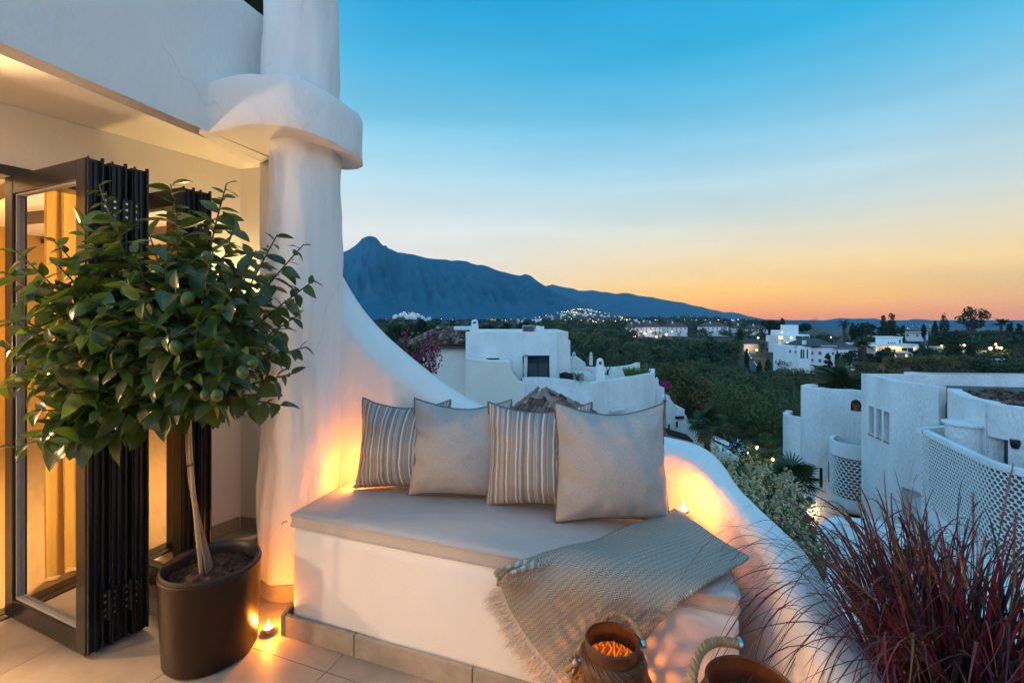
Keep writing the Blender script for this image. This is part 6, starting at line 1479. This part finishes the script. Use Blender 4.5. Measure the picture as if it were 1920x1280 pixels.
m.tube([q, P(1527, 620, 215), P(1527, 593, 215)], [.22, .14, .03], 5)
for k in range(34):
    y = r2.uniform(600, 632); a = P(1527, y, 215); s = r2.choice((-1, 1)); l = r2.uniform(4, 12)*(1-abs(y-618)/40); m.tube([a, P(1527+s*l*.6, y-4, 215+r2.uniform(-2, 2)), P(1527+s*l, y-9, 215+r2.uniform(-2, 2))], [.07, .05, .02], 4)
m.build('branches', M['bark'], bt)
palm('brown-crowned palm standing on the skyline left of the pines', 1583, 607, 230, 3.2, 645, 'pin', 26, 6)
palm('feathery green palm left of the pavilion villa', 1618, 648, 180, 4.0, 668, 'pin', 26, 0)
palm('palm on the right skyline, left of the slim conifers', 1877, 608, 220, 4.0, 640, 'pin', 26, 0)
palm('tall palm at the right edge above the garden', 1903, 640, 150, 3.0, 690, 'pin', 24, 0)
palm('small palm beside the road, near the lit wall', 1428, 648, 230, 2.6, 665, 'pin', 20, 0)
palm('small palm left of the lit villa terrace', 1462, 641, 215, 2.8, 662, 'pin', 20, 0)

# ------------------------------------------------------------------ houses on the far ridge
def box_px(px0, px1, yt, yb, d, dep):
    a = P(px0, yb, d); b = P(px1, yt, d); return MB().box(((a.x+b.x)/2, d+dep/2, (a.z+b.z)/2), (b.x-a.x, dep, b.z-a.z))
def win_px(par, lst, d, mt):
    for (a, b, yt, yb) in lst:
        p = P(a, yt, d-.06); q = P(b, yb, d-.06); o = MB().box(((p.x+q.x)/2, d-.03, (p.z+q.z)/2), (q.x-p.x, .05, p.z-q.z)).build('window', M[mt], par)
        if b-a > 3: MB().box(((p.x+q.x)/2, d-.075, (p.z+q.z)/2), (.10, .03, p.z-q.z-.1)).build('window_bar', M['far_white'], o)
def hip(px0, px1, ye, yr, d, dep, inset_=.3):
    a, b = P(px0, ye, d), P(px1, ye, d); z1 = zpx(yr, d+dep/2); w = b.x-a.x; x0_, x1_ = a.x-.3, b.x+.3
    return MB().add([(x0_, d-.3, a.z), (x1_, d-.3, a.z), (x1_, d+dep+.3, a.z), (x0_, d+dep+.3, a.z), (a.x+w*inset_, d+dep/2, z1), (b.x-w*inset_, d+dep/2, z1), (x0_, d-.3, a.z-.25), (x1_, d-.3, a.z-.25)], [(0,1,5,4), (1,2,5), (2,3,4,5), (3,0,4), (6,7,1,0)])
v = thing('villa', 'white two-storey house with a dark hipped roof and tall windows, on the ridge', 'house', P(1540, 690, 168))
box_px(1476, 1571, 648, 700, 168, 9).build('wall', M['far_white'], v); hip(1492, 1573, 650, 634, 168, 9).build('roof', M['slate'], v)
box_px(1497, 1521, 649, 700, 166.8, 1.25).build('bay_wall', M['far_white'], v); hip(1511, 1536, 648, 637, 166.5, 6, .45).build('gable_roof', M['slate'], v)
win_px(v, [(1501,1504,655,672),(1505.5,1508,655,672),(1512.5,1515,655,672)], 166.8, 'dark_glass'); win_px(v, [(1490,1494,657,662),(1521.5,1525,659,665),(1535,1540,659,665),(1521.5,1525,672,678),(1535,1540,673,679),(1560,1564,660,665),(1480,1483,656,661)], 168, 'dark_glass')
box_px(1573, 1608, 652, 695, 166, 8).build('wing_wall', M['far_white'], v); hip(1571, 1611, 653, 641, 166, 8, .42).build('roof', M['slate'], v); win_px(v, [(1583,1587,660,666),(1597,1600,660,666)], 166, 'dark_glass')
box_px(1507, 1512, 638, 646, 167, 1).build('chimney', M['far_white'], v)
v = thing('villa', 'white modern villa with yellow-lit terraces stacked on the ridge', 'house', P(1490, 665, 215))
box_px(1477, 1497, 609, 640, 222, 6).build('tower_wall', M['far_white'], v); box_px(1463, 1480, 619, 640, 218, 8).build('upper_wall', M['far_white'], v); box_px(1480, 1518, 627, 642, 216, 6).build('middle_wall', M['far_white'], v); box_px(1459, 1474, 629, 662, 213, 8).build('side_wall', M['far_white'], v); box_px(1474, 1513, 641, 664, 212, 8).build('lower_wall', M['far_white'], v)
win_px(v, [(1492,1517,630,636)], 216, 'dark_glass'); win_px(v, [(1482,1486,631,635)], 216, 'lit_glass'); win_px(v, [(1477,1493,643,651)], 212, 'lit_glass'); win_px(v, [(1460,1468,630,636)], 213, 'lit_glass'); win_px(v, [(1465,1468,621,624)], 218, 'lit_glass')
box_px(1473, 1515, 640, 641.5, 210.5, 3).build('terrace_slab', M['far_white'], v)
plight('terrace_light', P(1484, 647, 211), 900, .3, (1, .68, .25), v)
v = thing('villa', 'low white pavilion villa with glowing porches and a square roof lantern', 'house', P(1680, 670, 185))
box_px(1633, 1722, 645, 649, 183, 14).build('roof_slab', M['far_white'], v); box_px(1663, 1692, 632, 645, 188, 6).build('roof_lantern', M['far_white'], v); box_px(1661, 1694, 631, 632.5, 187.5, 7).build('cornice', M['far_white'], v); box_px(1646, 1722, 649, 664, 190, 6).build('rear_wall', M['far_white'], v)
win_px(v, [(1686,1689,637,644)], 188, 'dark_glass'); win_px(v, [(1665,1667,641,644),(1669,1671,641,644),(1673,1675,641,644),(1677,1679,641,644)], 188, 'dark_glass'); win_px(v, [(1678,1690,652,657),(1713,1721,652,658)], 190, 'lit_glass'); win_px(v, [(1691,1712,652,658)], 190, 'dark_glass')
for (a, b) in ((1642, 1646), (1720, 1723)): box_px(a, b, 648, 672, 182.4, 1).build('pillar', M['far_white'], v)
box_px(1677, 1709, 659, 662, 181, 4).build('awning', M['far_white'], v); box_px(1672, 1712, 662, 674, 184, 3).build('lower_wall', M['far_cream'], v); win_px(v, [(1673,1681,664,673),(1698,1702,664,672)], 184, 'lit_glass')
plight('porch_light', P(1684, 655, 187.5), 700, .3, (1, .66, .25), v); plight('porch_light', P(1650, 668, 181), 500, .3, (1, .66, .25), v)
v = thing('villa', 'cream garden house and wall right of the pavilion, lit by lamps', 'house', P(1770, 665, 200))
box_px(1757, 1800, 650, 664, 205, 6).build('wall', M['far_cream'], v); box_px(1805, 1850, 657, 664, 190, .4).build('garden_wall', M['far_white'], v); win_px(v, [(1798,1803,646,650)], 204, 'lit_glass'); plight('wall_light', P(1785, 648, 203), 500, .3, (1, .6, .2), v)
v = thing('villa', 'low villa roof between the skyline pines and the tall cypress', 'house', P(1715, 632, 250)); box_px(1694, 1740, 622, 640, 252, 8).build('wall', M['far_white'], v); hip(1694, 1742, 624, 618, 252, 8).build('roof', M['far_roof'], v); win_px(v, [(1700,1704,627,631),(1718,1722,627,631)], 252, 'dark_glass')
fn = thing('balustrade', 'short white balustrade fence at the right, below the stone pine', 'fence', P(1870, 682, 140))
for k in range(8): MB().box(P(1858+k*3.4, 679, 140), (.22, .22, 1.2)).build('post', M['far_white'], fn)
m = MB(); m.tube([P(1856, 674, 140), P(1884, 673, 140)], .12, 5); m.build('rail', M['far_white'], fn)
# terraced row on the left ridge
rowh = [(1178,1196,608,628,352,'end house of the white row with brown roofs, at the left above the valley'),(1190,1216,607,627,350,'second house of the white brown-roofed row'),(1208,1241,606,629,348,'largest house of the white brown-roofed row, beside the bright street lamps'),(1248,1289,607,626,355,'wide house in the middle of the white brown-roofed row'),(1316,1366,607,624,360,'house at the right end of the white brown-roofed row, with a long balcony'),(1400,1440,612,628,370,'brown-roofed white house above the cypress by the road'),(1378,1396,611,624,372,'small brown-roofed house left of the road cypress')]
for (a, b, yt, yb, d, lb) in rowh:
    v = thing('terraced_house', lb, 'house', P((a+b)/2, yb, d), 'brown-roofed houses on the far ridge')
    ye = yt+(yb-yt)*.28; box_px(a, b, ye, yb+12, d, 9).build('wall', M['far_white'], v); hip(a, b, ye+.3, yt-3, d, 9, .28).build('roof', M['far_roof'], v)
    box_px(a+(b-a)*.3, a+(b-a)*.3+2, yt-4.5, yt+1, d+3, 1).build('chimney', M['far_white'], v)
    n = max(2, int((b-a)/8)); win_px(v, [(a+(k+.35)*(b-a)/n, a+(k+.62)*(b-a)/n, yy, yy+2.6) for k in range(n) for yy in (ye+2.5, ye+8) if not (k % 3 == 1 and yy > ye+5)], d, 'dark_glass'); win_px(v, [(a+(1.35)*(b-a)/n, a+1.62*(b-a)/n, ye+8, ye+10.6)], d, 'lit_glass')
for (a, b, yt, yb, d, lb) in [(1060,1084,613,627,520,'cream flats at the left of the far block row'),(1086,1112,614,629,500,'long cream flats in the middle of the far block row'),(1112,1148,613,626,540,'cream flats with a flat roof at the right of the far block row')]:
    v = thing('apartment_house', lb, 'building', P((a+b)/2, yb, d)); box_px(a, b, yt+2, yb, d, 12).build('wall', M['far_cream'], v); box_px(a+(b-a)*.3, b-(b-a)*.2, yt-1, yt+2, d+2, 8).build('upper_storey', M['far_cream'], v)
    win_px(v, [(a+k*4.2+1, a+k*4.2+2.8, yt+4, yt+6) for k in range(int((b-a)/4.2))]+[(a+k*4.2+1, a+k*4.2+2.8, yt+8.5, yt+10.5) for k in range(int((b-a)/4.2))], d, 'dark_glass')
# white hill village and scattered far houses: small identical blocks, copied
def far_block(label, group, roof=False):
    t = thing('far_house', label, 'house', (0, 0, 0), group); MB().box((0, 0, 2), (9, 8, 10)).build('wall', M['far_white'], t); MB().box((1.5, 0, 8.5), (5, 6, 3)).build('upper_storey', M['far_white'], t)
    for x in (-2.6, 0, 2.6): MB().box((x, -4.03, 4), (1.3, .1, 1.5)).build('window', M['dark_glass'], t)
    return t
fb = far_block('white block of the hillside village at the foot of the mountain', 'white blocks of the hillside village'); rv = random.Random(12); first = True
for k in range(34):
    px = rv.gauss(765, 19); d = rv.uniform(1030, 1190); x = xa(px, d); p = Vector((x, d, ground(x, d)))
    o = fb if first else copy_tree(fb); first = False; o.location = p; o.rotation_euler.z = rv.uniform(-.4, .4); s = rv.uniform(.45, .9); o.scale = (s*1.2, s, s*.8)
fb2 = far_block('small white house scattered in the far town below the mountain', 'small houses of the far town'); first = True
for k in range(96):
    q = rv.random()
    if q < .40: px, d = rv.gauss(1095, 38), rv.uniform(1200, 1500)
    elif q < .62: px, d = rv.uniform(930, 1040), rv.uniform(750, 1100)
    elif q < .9: px, d = rv.uniform(1150, 1400), rv.uniform(700, 1300)
    else: px, d = rv.uniform(820, 1000), rv.uniform(1000, 1500)
    x = xa(px, d); o = fb2 if first else copy_tree(fb2); first = False; o.location = (x, d, ground(x, d)+(0 if q < .40 else 3)); o.rotation_euler.z = rv.uniform(-.6, .6); s = rv.uniform(.35, .75)*(d/1500)**.5; o.scale = (s*rv.uniform(.8, 1.6), s, s*.75)
# ------------------------------------------------------------------ far lamps
lampm = {}
def far_lamp(label, group, white=False):
    t = thing('street_lamp', label, 'street lamp', (0, 0, 0), group); MB().lathe([(.001, -.5), (.42, -.25), (.5, 0), (.42, .25), (.001, .5)], (0,0,0), 8).build('lamp_head', M['far_lamp_w' if white else 'far_lamp'], t, smooth=80); MB().tube([(0, 0, -.4), (0, 0, -6)], .1, 5).build('pole', M['iron'], t); return t
def lamps(lst, label, group, white=False):
    f = far_lamp(label, group, white)
    for i, (px, y, d, s) in enumerate(lst):
        o = f if i == 0 else copy_tree(f); o.location = P(px, y, d); o.scale = (s, s, s)
rv = random.Random(3)
town = [(rv.gauss(1095, 38), None, rv.uniform(1180, 1500), rv.uniform(.6, 1.3)) for k in range(44)]+[(rv.gauss(765, 19), None, rv.uniform(1020, 1180), rv.uniform(.4, .9)) for k in range(11)]+[(rv.uniform(825, 1180), None, rv.uniform(520, 1000), rv.uniform(.35, .8)) for k in range(26)]+[(rv.uniform(1150, 1400), None, rv.uniform(600, 1200), rv.uniform(.4, .9)) for k in range(18)]
town = [(px, HY+(H-ground(xa(px, d), d)-7)*F/d, d, s) for px, y, d, s in town]
lamps(town, 'tiny orange street lamp glowing in the far town', 'lamps of the far town')
lamps([(rv.uniform(1700, 1760), rv.uniform(608, 617), 3000, rv.uniform(1.2, 2)) for k in range(14)], 'tiny pale lamp on the far hills behind the cypresses', 'lamps of the far hills', True)
def big_lamp(label, px, y, d, s, e, white=False):
    t = far_lamp(label, 'street lamps along the ridge', white); t.location = P(px, y, d); t.scale = (s, s, s)
    if e: 
        l = plight('lamp_light', (0, -.8, -.6), e, .3, (1, .62, .25) if not white else (1, .85, .6), t); l.matrix_parent_inverse = Matrix()
for a in [('bright street lamp left of the brown-roofed row',1190,631,335,1.5,900),('street lamp in front of the brown-roofed row',1209,625,340,1.2,700),('street lamp below the largest brown-roofed house',1230.5,631,335,.9,400),('street lamp between the brown-roofed houses',1249,627,340,1.2,700),('lowest street lamp at the left above the valley',1187,624,340,1.0,500),('white street lamp beside the road',1421.5,633,240,.8,500,True),('orange lamp at the left of the trio near the stone pine',1857,653,185,1.1,600),('orange lamp in the middle of the trio near the stone pine',1870,651,185,.8,400),('orange lamp at the right of the trio near the stone pine',1877,652,185,.9,400),('higher orange lamp above the trio near the stone pine',1867,645,195,.7,300),('lamp on the cream garden house wall',1808,647,198,.8,300),('small lamp above the white hipped-roof house',1558,632,230,.5,100),('small lamp behind the pavilion villa',1651,637,220,.5,100),('small lamp between the garden house and the pavilion',1766,648,200,.6,150),('lamp over the lit wall beside the road',1418.5,656,205,.7,500)]: big_lamp(*a)
# road and signs
rr_ = [(1404,640,300),(1402,650,262),(1403,660,232),(1407,668,212),(1414,678,192),(1421,688,178),(1427,697,168)]
cl_ = [P(*q) for q in rr_]; cc_ = [Vector(p) for p in catmull([tuple(p) for p in cl_], 6)]; rows = []; rowsL = []
for i, p in enumerate(cc_):
    t = (cc_[min(i+1, len(cc_)-1)]-cc_[max(i-1, 0)]); n = Vector((t.y, -t.x, 0)).normalized(); rows.append([p-n*3.2, p+n*3.2]); rowsL.append([p-n*.12+Vector((0,0,.004)), p+n*.12+Vector((0,0,.004))])
kind(MB().grid(rows).build('road', M['asphalt']), 'structure'); kind(MB().grid(rowsL).build('road_marking', M['far_white']), 'structure')
em = MB(); em.grid([[r[0], r[1]] for r in [[(q+Vector((-4.5 if k == 0 else 4.5, 0, -.05 if f else -3.0))) for k in (0, 1)] for f in (0,) for q in cc_]]); kind(em.build('road_bank', M['ground']), 'structure')
rwl = thing('retaining_wall', 'pale lit wall beside the bend of the road', 'wall', P(1411, 660, 225)); box_px(1395, 1423, 645, 658, 238, 1).build('wall_face', M['far_cream'], rwl); plight('wall_light', P(1409, 652, 234), 900, .3, (1, .7, .4), rwl)
rw2 = thing('retaining_wall', 'reddish brick wall sloping down at the foot of the road', 'wall', P(1428, 685, 172)); MB().slab([P(1419, 678, 176), P(1434, 676, 176), P(1435, 692, 174), P(1430, 694, 174)][::-1], (0, .5, 0)).build('wall_face', M['terracotta'], rw2)
sg = thing('sign', 'tall white sign panel on a post beside the road', 'sign', P(1439, 645, 215)); box_px(1437, 1441, 628, 640, 215, .4).build('panel', M['far_white'], sg); m = MB(); m.tube([P(1439, 640, 215.2), P(1439, 652, 215.2)], .12, 6); m.build('post', M['grey_metal'], sg)
bs = thing('sign', 'small blue banner standing between the skyline pines and cypresses', 'sign', P(1735, 640, 215)); box_px(1733.5, 1737, 631, 640, 215, .2).build('panel', mat('blue_banner', (.02,.10,.4), .6), bs); MB().tube([P(1735, 640, 215.1), P(1735, 650, 215.1)], .1, 5).build('post', M['grey_metal'], bs)
# power line pylons' wires are too thin to matter; the haze box
if HAZE > 0:
    hz = MB().box((0, 3050, 330), (19000, 9300, 860)); m_ = bpy.data.materials.new('haze'); m_.use_nodes = True; t = m_.node_tree; t.nodes.clear()
    pv = t.nodes.new('ShaderNodeVolumePrincipled'); pv.inputs['Density'].default_value = HAZE; pv.inputs['Color'].default_value = (.36, .70, 1, 1); pv.inputs['Anisotropy'].default_value = .2
    o = t.nodes.new('ShaderNodeOutputMaterial'); t.links.new(pv.outputs[0], o.inputs['Volume']); kind(hz.build('haze', m_), 'stuff')
